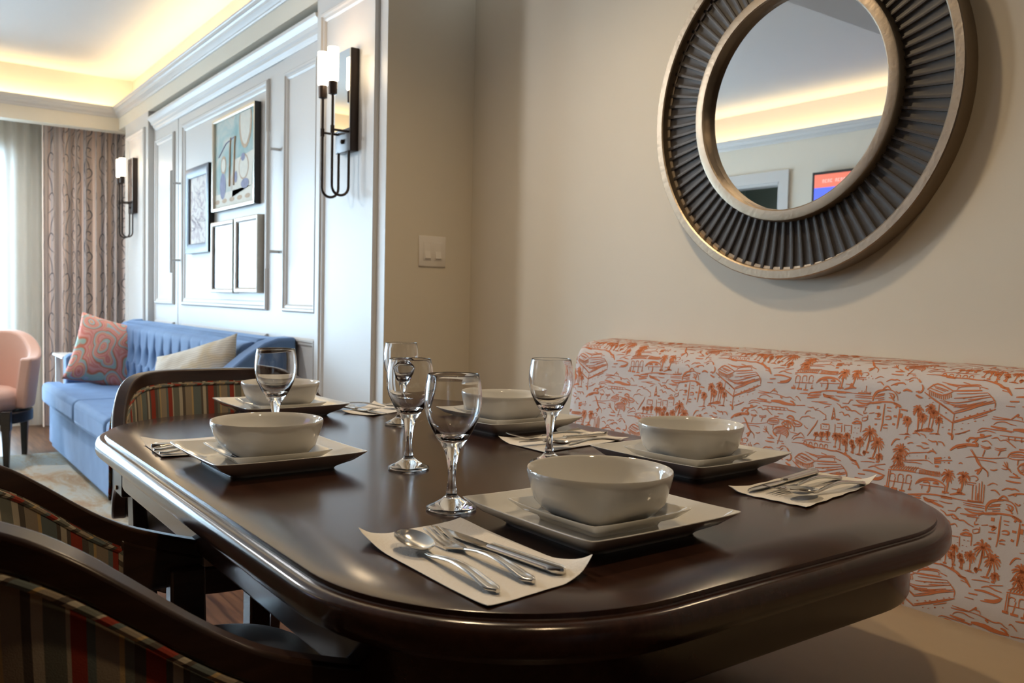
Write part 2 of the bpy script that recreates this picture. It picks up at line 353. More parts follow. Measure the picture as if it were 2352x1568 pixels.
TO="14,-12099,2411,-11829,2424,-11594,2409,-11475,2377|11,-11682,2376,-11495,2360|6,-11839,2494,-11614,2536,-11386,2539,-11097,2546|17,-11778,2401,-11545,2386,-11252,2391,-11094,2375,-10920,2383,-10788,2364|28,-10966,2395,-10809,2361,-10653,2318,-10560,2256,-10472,2232,-10398,2149,-10360,2102|17,-10602,2259,-10454,2250|11,-10550,2190,-10421,2164|11,-12111,2485,-12052,2565,-11973,2597,-11900,2658,-11835,2616,-11780,2563|8,-12195,2638,-12049,2627,-11953,2620,-11902,2668|11,-12072,2470,-11987,2534,-11849,2553,-11777,2543|11,-10495,2391,-10327,2380|11,-10200,2352,-10120,2356|8,-10351,2252,-10170,2282,-10029,2286|6,-11142,3322,-11153,3146,-11171,3045|6,-11142,3322,-11095,3153,-11085,3056|6,-11157,3245,-11119,3229|6,-11159,3185,-11106,3172|17,-11166,3085,-11115,3111,-11150,3048|17,-11388,2928,-11199,2933|17,-11066,3078,-10967,3071,-11052,3054|14,-11009,2987,-10880,2994|22,-10661,3032,-10554,3094,-10444,3060,-10649,3024|8,-10620,3114,-10562,3151,-10496,3130|11,-10844,2969,-10685,2980|11,-11367,3011,-11283,3051|6,-11409,2915,-11391,2798|6,-11198,2923,-11194,2824|6,-11060,2961,-11045,2786|6,-10897,2962,-10885,2808|6,-10666,2992,-10649,2801|6,-10442,3041,-10438,2869|6,-10830,2951,-10811,2818|17,-11336,2880,-11332,2869|17,-11269,2879,-11265,2868|19,-10575,2952,-10571,2940|19,-10502,2953,-10498,2940|17,-10591,2843,-10588,2832|17,-10518,2844,-10514,2833|17,-10587,2738,-10583,2727|17,-10513,2739,-10510,2728|17,-10692,2878,-10688,2867|8,-11360,2812,-11205,2823|6,-11018,2897,-10910,2902|11,-11805,3260,-11722,3249,-11656,3267,-11603,3223,-11518,3263|8,-11848,3082,-11802,3159,-11712,3180|8,-11600,3203,-11487,3206,-11389,3158,-11317,3126,-11316,3047|11,-11967,2935,-11920,3012,-11829,3034,-11739,3055,-11665,3023,-11575,3035|11,-11834,2840,-11779,2786,-11719,2774|17,-11500,2994,-11551,2877,-11626,2766,-11662,2701,-11718,2612|17,-11084,3421,-11001,3381,-10951,3338,-10849,3379,-10781,3347,-10709,3297,-10626,3307,-10535,3260,-10426,3225|14,-11000,3224,-10916,3244,-10864,3181,-10782,3211,-10732,3159|11,-10868,3357,-10817,3304,-10712,3316|8,-11375,3289,-11302,3327,-11238,3345|17,-12653,2586,-12593,2678,-12453,2728,-12306,2726,-12200,2668|6,-12590,2657,-12448,2697,-12274,2679,-12210,2584|6,-12585,2627,-12443,2667,-12268,2645,-12207,2560|6,-12580,2596,-12438,2636,-12263,2608,-12214,2532|6,-12587,2563,-12445,2604,-12269,2572,-12234,2503|6,-12594,2531,-12452,2572,-12275,2534,-12242,2477|8,-12425,2555,-12454,2426,-12486,2317|22,-12641,2587,-12594,2531,-12513,2490|17,-12845,2761,-12797,2851,-12678,2898,-12553,2892,-12504,2815|11,-12833,2762,-12704,2747,-12511,2783|17,-12792,2820,-12670,2846,-12533,2843|11,-12799,2788,-12663,2805,-12516,2813|6,-12655,2754,-12658,2648|22,-12438,2792,-12374,2852,-12257,2878,-12151,2819,-12093,2755|17,-12425,2783,-12306,2726,-12160,2725|11,-12279,2865,-12358,2751|17,-12267,2866,-12258,2733|17,-12255,2868,-12163,2745|22,-12368,2812,-12290,2780|22,-12315,2943,-12252,3002,-12153,2984,-12106,2917|17,-12290,2936,-12194,2937,-12118,2916|17,-12186,2887,-12093,2909,-11997,2900,-11893,2842,-11980,2790,-12074,2788|11,-12137,2883,-12034,2834,-11941,2846|11,-12146,2861,-12054,2811|6,-12086,2786,-12074,2665|6,-12529,2895,-12405,2890,-12303,2861|22,-13597,2958,-13555,3029,-13420,3022,-13514,2946|33,-13912,2734,-13793,2836,-13586,2894,-13401,2906,-13465,2974|28,-13787,2804,-13608,2870|28,-13570,2961,-13627,2977|33,-13383,3113,-13303,3111|17,-13476,3038,-13324,3077,-13177,3136|6,-13442,3150,-13268,3212,-13107,3187|6,-13351,2922,-13241,2893,-13167,2923|6,-13088,2911,-12983,2903,-12886,2936|6,-13007,3049,-12910,3081,-12769,2992,-12713,2957|6,-13336,2989,-13236,3022,-13145,2947|6,-13333,2892,-13237,2867,-13151,2903|6,-13083,2880,-12978,2871,-12881,2904|11,-13166,3073,-13068,3106,-13007,3049|6,-13259,2847,-13290,2714|6,-12978,2871,-13013,2771|14,-13532,2814,-13432,2696,-13342,2556,-13180,2450,-13150,2347|8,-13506,2817,-13386,2659,-13284,2521,-13151,2432|8,-13597,2642,-13496,2677,-13312,2690,-13156,2699,-12858,2759|8,-13382,2638,-13226,2647,-13095,2643,-13016,2632|28,-13349,2361,-13321,2430,-13280,2500|17,-13399,2419,-13327,2462|11,-13472,2301,-13383,2324,-13322,2279,-13367,2230|8,-12896,2680,-12829,2583,-12740,2500|8,-12925,2549,-12824,2552,-12846,2686|6,-12911,2614,-12773,2548|14,-13122,2490,-13057,2488,-12997,2518|17,-12777,2421,-12677,2425,-12579,2433|17,-12714,2493,-12632,2452|17,-12828,2340,-12688,2333,-12564,2343|11,-12497,2388,-12326,2392|6,-12367,2345,-12294,2345|8,-13183,3491,-12975,3479,-12873,3479|8,-13202,3446,-13073,3448,-12871,3468|14,-12871,3468,-12816,3516,-12739,3587,-12756,3533,-12680,3530,-12659,3479|11,-13157,3332,-13102,3391,-12965,3416,-12858,3385,-12755,3374|11,-12972,3458,-12770,3468,-12618,3452,-12489,3423,-12390,3412,-12296,3433,-12216,3389,-12141,3366|22,-13205,3305,-13047,3290,-12919,3293|44,-12804,3288,-12692,3296,-12542,3292,-12441,3271,-12318,3264,-12125,3265|22,-12281,3341,-12207,3328,-12150,3273|22,-12562,3415,-12507,3379|11,-12152,3437,-12108,3463,-11999,3371|8,-13434,3183,-13352,3247,-13143,3248,-12937,3249,-12808,3231|8,-12100,3258,-11867,3284|6,-12991,3264,-12786,3254|7,-13024,3154,-12671,3162,-12327,3170|6,-12914,3102,-12612,3105,-12343,3116|6,-12870,3150,-12859,3077|6,-12757,3152,-12745,3079|6,-12645,3158,-12631,3072|6,-12534,3163,-12523,3095|6,-12423,3163,-12413,3097|14,-12327,3170,-12309,3130,-12173,3115,-12075,3096|8,-12573,3016,-12426,3023|17,-12661,2942,-12537,2947|17,-12049,3541,-11863,3560,-11812,3534|17,-11831,3502,-11794,3567,-11729,3594,-11546,3602,-11504,3626|22,-11848,3459,-11735,3481,-11533,3512|22,-11811,3524,-11651,3541,-11507,3566|17,-11707,3606,-11331,3673,-11002,3686,-10743,3683|28,-11108,3666,-10893,3677|28,-11454,3591,-11312,3546,-11151,3503,-11037,3476|11,-11429,3573,-11271,3570,-11161,3571|17,-11443,3592,-11401,3536,-11242,3523|11,-11140,3583,-10985,3570,-10879,3581|8,-11721,3391,-11516,3404,-11317,3425|14,-11537,3391,-11377,3379,-11199,3379|11,-10743,3683,-10512,3687,-10310,3717|11,-10674,3641,-10465,3643,-10260,3655|11,-10668,3603,-10418,3610,-10275,3615|19,-10638,3538,-10526,3492,-10381,3489,-10265,3540|8,-10617,3540,-10450,3539,-10287,3557|17,-10706,3424,-10539,3433,-10396,3449|11,-10576,3400,-10350,3416|22,-10598,3697,-10309,3711|7,-10805,3442,-10763,3525,-10701,3531|6,-10944,3437,-10795,3447|7,-10535,3994,-10518,3725|7,-10476,4018,-10456,3731|7,-10420,4062,-10392,3718|7,-10374,4104,-10352,3722|7,-10326,4050,-10311,3726|7,-10424,3869,-10425,3734|28,-10247,3561,-10240,3657,-10173,3759,-10059,3808,-9952,3828|11,-9952,3828,-9823,3822,-9734,3747,-9688,3622|17,-10059,3808,-10007,3870,-9962,3903,-9909,3880,-9863,3828|11,-10022,3831,-9904,3842|17,-10200,3661,-10007,3719|11,-10165,3703,-9991,3749|11,-10214,3612,-9999,3663|8,-10130,3593,-9994,3626|17,-9904,3767,-9792,3741,-9802,3665,-9901,3674|17,-9870,3733,-9775,3612|19,-10374,3442,-10320,3496,-10183,3540,-9967,3573,-9770,3575,-9627,3526,-9603,3492|11,-10259,3503,-10043,3545|28,-9769,3566,-9624,3499|17,-9966,3535,-9971,3384,-9970,3234,-9972,3102,-9991,2949|19,-9629,3470,-9628,3313,-9632,3202,-9641,3052|22,-9598,3455,-9463,3444|33,-9578,3375,-9585,3281|39,-10103,3473,-10104,3406|33,-10108,3292,-10050,3309,-10101,3236|28,-9730,3496,-9699,3481|14,-9911,3457,-9813,3459|11,-9893,3393,-9814,3393|14,-10151,3306,-10052,3318|14,-10155,3192,-10026,3202|17,-9924,3258,-9868,3284,-9807,3273,-9811,3225,-9917,3212|28,-9742,3299,-9674,3298|17,-9947,3068,-9902,3102,-9843,3100|17,-9942,3031,-9844,3035|28,-9750,3140,-9700,3128|22,-10138,3071,-10090,3087|11,-10420,3331,-10412,3275,-10344,3302|11,-10440,3175,-10341,3207,-10323,3152,-10420,3111,-10440,3175|6,-10316,3248,-10323,3152|11,-10291,3289,-10173,3322|8,-10390,3411,-10400,3334|17,-14505,3881,-14330,4019,-13988,3900|14,-14505,3881,-14192,3794,-13986,3889|8,-14468,3918,-14186,3839|6,-14406,3968,-14083,3892|6,-14318,3952,-14113,3901|6,-14357,3931,-14136,3877|14,-14254,4069,-13941,4026,-13570,4076,-13487,4060|11,-14136,4033,-13879,3986|8,-13844,4104,-13704,4076|11,-13924,3927,-13854,3999,-13538,4045,-13501,3982|19,-13988,3900,-13707,3933,-13445,3965|11,-13484,4038,-13346,4006|19,-14552,3820,-14327,3681,-14142,3586,-13913,3463|19,-13913,3463,-13672,3563,-13449,3671,-13175,3760|11,-13919,3495,-13528,3664,-13193,3791|11,-14230,3690,-13935,3671,-13672,3727,-13344,3832|11,-14154,3652,-13901,3630,-13690,3671|11,-13947,3581,-13686,3649,-13333,3768|11,-13950,3758,-13685,3803,-13301,3890|11,-13911,3850,-13645,3883,-13334,3931|22,-13763,3782,-13757,3765|22,-13633,3815,-13628,3798|19,-13531,3845,-13526,3830|19,-13415,3866,-13410,3851|17,-13813,3600,-13808,3587|17,-13684,3634,-13679,3621|17,-13534,3702,-13529,3689|17,-13407,3735,-13402,3722|22,-13861,3398,-13855,3381|22,-13704,3436,-13699,3419|22,-13615,3467,-13609,3450|22,-13478,3524,-13472,3507|19,-13356,3589,-13351,3574|19,-13258,3630,-13253,3616|8,-14134,3698,-13982,3622,-13786,3596,-13531,3685|8,-13678,3760,-13471,3800,-13244,3862|17,-14289,3460,-13922,3274|19,-13922,3274,-13669,3388,-13421,3500,-13155,3633|8,-13914,3308,-13597,3439,-13204,3618|11,-13911,3452,-13922,3274,-13914,2987|22,-14080,3466,-14074,3448|17,-14156,3345,-14151,3332|17,-14363,3639,-14358,3626|17,-14446,3711,-14441,3698|22,-14113,3173,-14107,3156|22,-13982,3142,-13977,3125|17,-13874,3152,-13869,3140|17,-13735,3299,-13730,3286|22,-13744,3190,-13738,3173|17,-13629,3310,-13624,3298|22,-13505,3369,-13499,3352|17,-13352,3404,-13347,3391|7,-13334,3931,-13179,3782,-13171,3653|28,-13997,3066,-13908,3032,-13907,2944|6,-13858,3060,-13652,3127|8,-13925,3450,-14205,3625|6,-14229,3600,-14226,3421|11,-13537,3401,-13291,3512|8,-13804,3066,-13580,3178|19,-12253,4008,-11845,4052,-11659,4046|11,-12235,4051,-12093,4135,-11908,4159|11,-11636,4048,-11387,4049,-11164,4047|11,-11627,4140,-11128,4100|11,-12238,3989,-12249,3676|8,-12202,3991,-12210,3659|11,-12077,3878,-12113,3648|11,-11902,3893,-11923,3646|11,-11738,3887,-11765,3681|28,-12293,3651,-12185,3651|28,-12148,3644,-12017,3647|22,-11968,3631,-11851,3636|17,-11788,3679,-11721,3696|8,-12206,3784,-11738,3806|22,-11647,3814,-11591,3900,-11464,3962,-11309,3975,-11150,3949,-11053,3888|8,-11605,3838,-11524,3906,-11394,3944,-11237,3942|22,-11497,3878,-11411,3906,-11362,3880|28,-11297,3896,-11211,3914,-11207,3885|19,-11359,3861,-11364,3740,-11402,3696|8,-11557,3823,-11071,3857|8,-11509,3807,-11511,3746|33,-11101,3765,-11035,3762|11,-11053,3888,-11058,3769|22,-10945,3741,-10781,3796,-10654,3798|28,-10774,3894,-10802,3794|8,-10641,4004,-10516,4005|8,-10667,4040,-10480,4047|8,-10919,3861,-10791,3863|22,-12814,3898,-12617,3915,-12341,3876|14,-12701,3971,-12585,4023,-12456,3991,-12333,3981|11,-12563,4046,-12328,4106|17,-12913,3805,-12751,3819|11,-12975,3714,-12811,3718|17,-12687,3730,-12445,3762,-12334,3835|22,-12618,3767,-12450,3793,-12317,3878|8,-9416,2470,-9365,2562,-9277,2606,-9035,2651,-8917,2677|10,-9443,2435,-9166,2473,-8940,2509,-8813,2456|7,-9407,2403,-9160,2428,-9035,2419|14,-9300,2547,-9297,2535|14,-9148,2571,-9145,2560|17,-8969,2609,-8967,2535|14,-8910,2565,-8907,2553|20,-8944,2658,-8875,2706,-8814,2701,-8765,2664|14,-8858,2746,-8835,2746|27,-8797,2563,-8653,2601|27,-8787,2490,-8656,2512|17,-8598,2631,-8594,2617|24,-8524,2629,-8489,2639|17,-8585,2530,-8582,2516|20,-8519,2527,-8483,2533|7,-8792,2526,-8446,2586|27,-8763,2420,-8690,2425|10,-9576,2943,-9403,2967,-9339,2961|24,-9272,3046,-9094,3101,-9019,3118,-8882,3115|14,-9198,3072,-8909,3088|14,-8948,3038,-8845,3057,-8740,3052|10,-10271,4040,-10178,4104,-10092,4087|17,-10005,4000,-9921,4055,-9839,4054,-9775,4068,-9707,4042|17,-9887,3924,-9795,3972,-9717,3995,-9621,4004,-9569,3970|20,-9809,3955,-9744,3953|12,-9616,4082,-9536,4089,-9495,4138,-9386,4148,-9349,4105|14,-9515,4044,-9442,4097|20,-9335,4122,-9299,4079,-9264,4052|20,-9235,4009,-9197,3951,-9196,3891,-9236,3841,-9282,3836|14,-9331,3847,-9256,3869|14,-9758,3820,-9688,3780,-9660,3814|24,-9599,3835,-9524,3874,-9408,3839|24,-9323,3786,-9240,3749,-9177,3741|14,-10202,3966,-10128,3981,-10073,3947,-10034,3911|17,-9719,2691,-9682,2774,-9626,2836,-9546,2840|14,-9452,2854,-9413,2920,-9349,2914|17,-9297,2997,-9207,3025,-9139,2974|10,-9144,3019,-9050,3002,-9012,2947|14,-9379,2780,-9304,2814,-9256,2806|14,-9188,2763,-9097,2769,-9031,2734,-8928,2765|17,-9091,2845,-9014,2842,-8950,2821|17,-8964,2924,-8869,2893,-8795,2904,-8771,2833|14,-8766,2908,-8677,2906,-8624,2840|14,-8312,2547,-8271,2568,-8234,2553|9,-11785,2396,-11781,2466,-11744,2483,-11710,2456,-11698,2405|9,-11646,2397,-11642,2466,-11606,2483,-11572,2456,-11560,2406|9,-11508,2398,-11505,2466,-11469,2483,-11435,2457,-11423,2406|9,-11372,2398,-11369,2466,-11333,2484,-11300,2457,-11288,2407|9,-11250,2407,-11247,2475,-11211,2492,-11178,2465,-11167,2416|12,-12198,3764,-12200,3905,-12159,3943,-12097,3928,-12100,3876|12,-12021,3780,-12024,3920,-11983,3958,-11922,3943,-11925,3891|12,-11848,3796,-11850,3935,-11809,3973,-11749,3958,-11753,3906|10,-12195,4023,-12175,4081,-12127,4122|10,-12143,4027,-12123,4085,-12075,4126|10,-12091,4032,-12071,4089,-12023,4130|10,-12040,4036,-12020,4093,-11972,4134|10,-11988,4040,-11969,4097,-11921,4138|10,-11937,4044,-11918,4101,-11870,4142|10,-11886,4048,-11867,4105,-11819,4146|10,-11836,4052,-11816,4109,-11769,4149|10,-11785,4056,-11766,4113,-11719,4153|10,-11735,4061,-11716,4117,-11669,4157|10,-11685,4065,-11666,4121,-11619,4161|6,-11600,4112,-11588,4032|6,-11571,4114,-11559,4034|6,-11542,4117,-11530,4037|6,-11512,4119,-11501,4039|6,-11483,4121,-11471,4042|6,-11454,4124,-11442,4044|6,-11425,4126,-11414,4046|6,-11396,4128,-11385,4049|6,-11368,4130,-11356,4051|6,-11339,4133,-11327,4054|6,-11310,4135,-11299,4056|6,-11282,4137,-11270,4058|6,-11253,4140,-11242,4061|6,-11225,4142,-11213,4063|6,-11196,4144,-11185,4065|12,-14465,3852,-14446,3772|12,-14424,3842,-14404,3762|12,-14382,3832,-14363,3752|12,-14341,3822,-14321,3742|12,-14299,3811,-14280,3732|12,-14258,3801,-14239,3722|12,-14217,3791,-14198,3712|12,-14170,3782,-14151,3703|12,-14134,3797,-14115,3718|12,-14098,3813,-14079,3734|12,-14061,3828,-14042,3750|12,-14025,3844,-14006,3765"
PA="-11499,2683,66,-11523,2540|-11355,2703,77,-11359,2583|-11214,2733,77,-11206,2605|-11012,2712,93,-11000,2478|-10903,2707,99,-10885,2437|-10737,2750,93,-10714,2444|-10432,2678,115,-10414,2404|-10571,2552,55,-10557,2410|-10213,2881,187,-10259,2476|-10026,2700,159,-10101,2368|-10781,2608,77,-10727,2384|-9949,2430,88,-9973,2314|-10297,2460,40,-10291,2414|-11020,4109,137,-11015,3774|-10723,4133,132,-10752,3818|-10614,2633,66,-10584,2425|-9441,3253,111,-9413,2981|-9237,3491,122,-9205,3071|-9126,3353,104,-9131,3096|-8984,3551,118,-8992,3145|-8911,3454,104,-8931,3138|-8799,3341,89,-8794,3067|-9500,2617,188,-9483,2375|-9540,2442,143,-9462,2333"
# ------------------------------------------------------------------ camera
H = 1.05
f_px = 1989.03; pitch = -4.81897e-2; roll = 2.19928e-2; yaw = .631285
F0 = Vector((-math.cos(yaw), math.sin(yaw), 0)); R0 = Vector((math.sin(yaw), math.cos(yaw), 0)); U0 = Vector((0, 0, 1))
F = F0 * math.cos(pitch) + U0 * math.sin(pitch); U = U0 * math.cos(pitch) - F0 * math.sin(pitch)
Rr = R0 * math.cos(roll) + U * math.sin(roll); Uu = U * math.cos(roll) - R0 * math.sin(roll)
cam = bpy.data.cameras.new('camera'); co = bpy.data.objects.new('camera', cam); COL.objects.link(co)
mw = Matrix(((Rr.x, Uu.x, -F.x, 0), (Rr.y, Uu.y, -F.y, 0), (Rr.z, Uu.z, -F.z, H), (0, 0, 0, 1)))
co.matrix_world = mw
cam.sensor_width = 36; cam.lens = f_px * 36 / 2352; cam.clip_start = .02; cam.clip_end = 60
cam.dof.use_dof = True; cam.dof.focus_distance = 1.35; cam.dof.aperture_fstop = 9
SC.camera = co

# ------------------------------------------------------------------ room shell
YA = 1.847; YP = 1.476; XR = -2.809; YO = -2.2; XW = -7.55; XE = 2.6; ZS = 2.40; ZC = 2.67
XT = -2.46     # where the lower dining ceiling begins
def B(name, m, *b, **k):
    return MB().box(*b).build(name, m, smooth=False, **k)
struct(B('floor', M['floor'], XW, XE, YO - 1.6, 2.0, -.05, 0))
struct(B('wall_alcove', M['wall'], XR, XE, YA, YA + .1, 0, ZS))
struct(B('wall_return', M['wall'], XR - .02, XR, YP + .001, YA + .1, 0, ZS))
struct(B('wall_east', M['dark_absorber'], XE, XE + .1, YO, YA + .1, 0, ZS))
# wall behind the panelling, curtain pocket and windows side
struct(B('wall_panelled', M['cream'], XW, XR - .02, 1.75, 1.85, 0, 2.9))
struct(MB().box(XR - .03, XR - .0005, YP, YA, 0, 2.36).box(-3.43, XR - .03, YP, 1.75, 0, 2.36).build('wall_right_pilaster', M['trimwhite'], smooth=False))
struct(MB().box(-6.9, -6.23, YP, 1.75, 0, 2.265).build('wall_left_pilaster', M['trimwhite'], smooth=False))
hd = MB().box(-7.12, XT, YP, 1.60, 2.265, 2.372)
struct(hd.build('wall_header', M['cream'], smooth=False))
struct(MB().box(-7.24, -7.12, YO - .12, 1.60, 2.255, 2.372).build('wall_window_header', M['cream'], smooth=False))
struct(MB().box(-7.24, XT, YO - .12, YO, 0, 2.372).build('wall_opposite_panel', M['cream'], smooth=False)) if False else None
# opposite wall with a doorway
DX0, DX1, DZ = -5.12, -4.40, 2.04
ow = MB().box(XW, DX0, YO - .12, YO, 0, 2.372).box(DX1, XT + .06, YO - .12, YO, 0, 2.372).box(DX0, DX1, YO - .12, YO, DZ, 2.372)
struct(ow.build('wall_opposite', M['cream'], smooth=False))
struct(MB().box(XT, XE, -1.30, -1.20, 0, ZS).box(XT, XT + .06, YO - .12, -1.30, 0, ZS).build('wall_light_blocker', M['dark_absorber'], smooth=False))  # added out of view to block bounce light on the near chair
# tray: upper walls, set back behind the cove
up = MB().box(-7.34, -7.24, YO - .22, 1.70, 2.372, 2.8).box(-7.34, XT, 1.60, 1.70, 2.372, 2.8).box(-7.34, XT, YO - .22, YO - .12, 2.372, 2.8)
struct(up.build('wall_tray', M['ceil'], smooth=False))
struct(B('ceiling', M['ceil'], -7.34, XT, YO - .22, 1.70, ZC, ZC + .05))
struct(B('ceiling_dining', M['ceil'], XT, XE + .1, YO - .22, YA + .1, ZS, ZS + .4))
struct(B('ceiling_curtain_pocket', M['ceil'], XW - .1, -7.30, YO - .12, 1.75, 2.45, 2.5))
# ledge of the cove
lg = MB().box(-7.24, XT, YP, 1.60, 2.372, 2.384).box(-7.24, -7.12, YO, YP, 2.372, 2.384).box(-7.24, XT, YO - .12, YO, 2.372, 2.384)
struct(lg.build('trim_1', M['ceil'], smooth=False))
# crown moulding: profile offsets (out from wall, z)
CP = [(0, 2.352), (.006, 2.352), (.010, 2.360), (.010, 2.366), (.018, 2.372), (.030, 2.380), (.034, 2.392), (.040, 2.400), (.046, 2.402), (.048, 2.414), (.052, 2.418), (.052, 2.426), (.030, 2.428), (-.005, 2.428)]
def crown(name, path, nrm):
    """path: list of (x,y) corners; nrm: outward (into room) offset direction per point"""
    mb = MB(); rings = []
    for (x, y), (nx, ny) in zip(path, nrm):
        rings.append([(x + nx * o, y + ny * o, z) for o, z in CP] + [(x - nx * .006, y - ny * .006, 2.352)])
    mb.loft(rings, True, True); return struct(mb.build(name, M['trimwhite'], smooth=False))
crown('trim_2', [(XT - .001, YP), (-7.12, YP), (-7.12, YO), (XT - .001, YO)], [(0, -1), (1, -1), (1, 1), (0, 1)])

# window wall
WY0, WY1, WZ0, WZ1 = -2.10, .80, .06, 2.10
ww = MB().box(XW - .1, XW, YO - .12, WY0, 0, 2.5).box(XW - .1, XW, WY1, 1.85, 0, 2.5).box(XW - .1, XW, WY0, WY1, 0, WZ0).box(XW - .1, XW, WY0, WY1, WZ1, 2.5)
struct(ww.build('wall_window', M['wall'], smooth=False))
wf = MB()
for a, b in ((WY0, WY0 + .05), (WY1 - .05, WY1), (-1.15, -1.09), (-.18, -.12)): wf.box(XW - .07, XW - .02, a, b, WZ0, WZ1)
for a, b in ((WZ0, WZ0 + .06), (WZ1 - .05, WZ1)): wf.box(XW - .071, XW - .019, WY0, WY1, a, b)
wo = struct(wf.build('window_1', M['trimwhite'], smooth=False))
gp = MB()
for a, b in ((WY0 + .05, -1.15), (-1.09, -.18), (-.12, WY1 - .05)): gp.box(XW - .046, XW - .044, a, b, WZ0 + .06, WZ1 - .05)
gp.build('window_pane', M['pane'], parent=wo, smooth=False)
struct(B('baseboard_alcove', M['trimwhite'], XR, XE, YA - .015, YA, 0, .12))

# moulding frames applied on wall (picture-frame moulding, in the XZ plane facing -Y)
def frame_mold(mb, x0, x1, z0, z1, y, w=.035, d=.016):
    prof = [(0, 0), (0, d * .55), (w * .18, d), (w * .42, d * .95), (w * .55, d * .55), (w * .8, d * .5), (w, .12 * d), (w, 0)]
    rings = []
    for (x, z, sx, sz) in ((x0, z0, 1, 1), (x1, z0, -1, 1), (x1, z1, -1, -1), (x0, z1, 1, -1)):
        rings.append([(x + sx * o, y - h, z + sz * o) for o, h in prof])
    rings.append(rings[0]); mb.loft(rings, True, False)
pm = MB(); frame_mold(pm, -3.375, -2.872, .20, 2.195, YP, .04)
struct(pm.build('trim_3', M['trimwhite'], angle=30))
pm = MB(); frame_mold(pm, -6.84, -6.30, .20, 2.17, YP, .04)
struct(pm.build('trim_4', M['trimwhite'], angle=30))

# built-in wall-bed cabinet between the pilasters
YU = 1.515
cab = thing('wall_bed_cabinet', 'white panelled built-in wall cabinet with cornice and white bar pulls behind the blue sofa', 'cabinet', (-4.83, YU, 0))
def loc(mb, o=(-4.83, YU, 0)):
    mb.v = [(a - o[0], b - o[1], c - o[2]) for a, b, c in mb.v]; return mb
b = MB().box(-6.228, -5.645, YU, 1.748, 0, 2.16).box(-3.895, -3.432, YU, 1.748, 0, 2.16).box(-5.645, -3.895, YU, 1.748, 2.135, 2.16)
frame_mold(b, -6.16, -5.71, .972, 2.06, YU); frame_mold(b, -3.865, -3.49, .972, 2.06, YU)
frame_mold(b, -6.16, -5.71, .16, .86, YU); frame_mold(b, -3.865, -3.49, .16, .86, YU)
loc(b).build('carcass', M['trimwhite'], cab, angle=30)
b = MB().box(-5.640, -3.900, YU + .002, 1.70, .02, 2.130)
frame_mold(b, -5.53, -4.075, .972, 2.075, YU + .002, .045); frame_mold(b, -5.53, -4.075, .16, .86, YU + .002, .045)
bd = loc(b).build('bed_panel', M['trimwhite'], cab, angle=30)
for x in (-3.945, -5.60):
    h = MB().tube([(x, 1.462, 1.17), (x, 1.462, 1.80)], .0095, 12)
    for z in (1.25, 1.725): h.tube([(x, 1.463, z), (x, YU + .003, z)], .007, 10)
    loc(h).build('bar_pull', M['trimwhite'], bd)
CPR = [(0, 2.13), (.004, 2.13), (.008, 2.142), (.016, 2.150), (.018, 2.162), (.026, 2.168), (.030, 2.185), (.036, 2.192), (.040, 2.200), (.046, 2.206), (.048, 2.216), (.048, 2.219), (0, 2.219)]
cm = MB(); cm.loft([[(x + sx * o, YU - o, z) for o, z in CPR] for x, sx in ((-6.18, -1), (-3.435, 0))], True, True)
loc(cm).build('cornice', M['trimwhite'], cab, angle=25)

# ------------------------------------------------------------------ pictures (local: x right, z up, front -Y)
def picture(name, label, x0, x1, z0, z1, yf, fw, mats, art, side=None, glaze=True, mold=0.0, grp=None):
    t = thing(name, label, 'picture', (x0, YU, z0), group=grp); w = x1 - x0; h = z1 - z0; d = YU - yf - .002
    fr = MB()
    prof = [(0, .0), (0, d), (fw * .25, d + mold), (fw * .7, d + mold * .3), (fw, d - .006), (fw, .0)]
    rings = [[(x + sx * o, -hh - .001, z + sz * o) for o, hh in prof] for x, z, sx, sz in ((0, 0, 1, 1), (w, 0, -1, 1), (w, h, -1, -1), (0, h, 1, -1))]
    rings.append(rings[0]); fr.loft(rings, True, False)
    if side: # outer sides take the second material
        n = len(prof)
        for k, q in enumerate(fr.f):
            ii = sorted({i % n for i in q}); fr.m[k] = 1 if ii == [0, 1] else 0
    fr.build('frame', mats, t, angle=25)
    art(t, w, h, fw, d)
    if glaze: MB().box(fw - .002, w - fw + .002, -d + .010, -d + .008, fw - .002, h - fw + .002).build('glazing', M['pane'], t, smooth=False)
    return t
def flat(mb, pts, y, mi=0):
    mb.add([(x, y, z) for x, z in pts], [tuple(range(len(pts)))], mi)
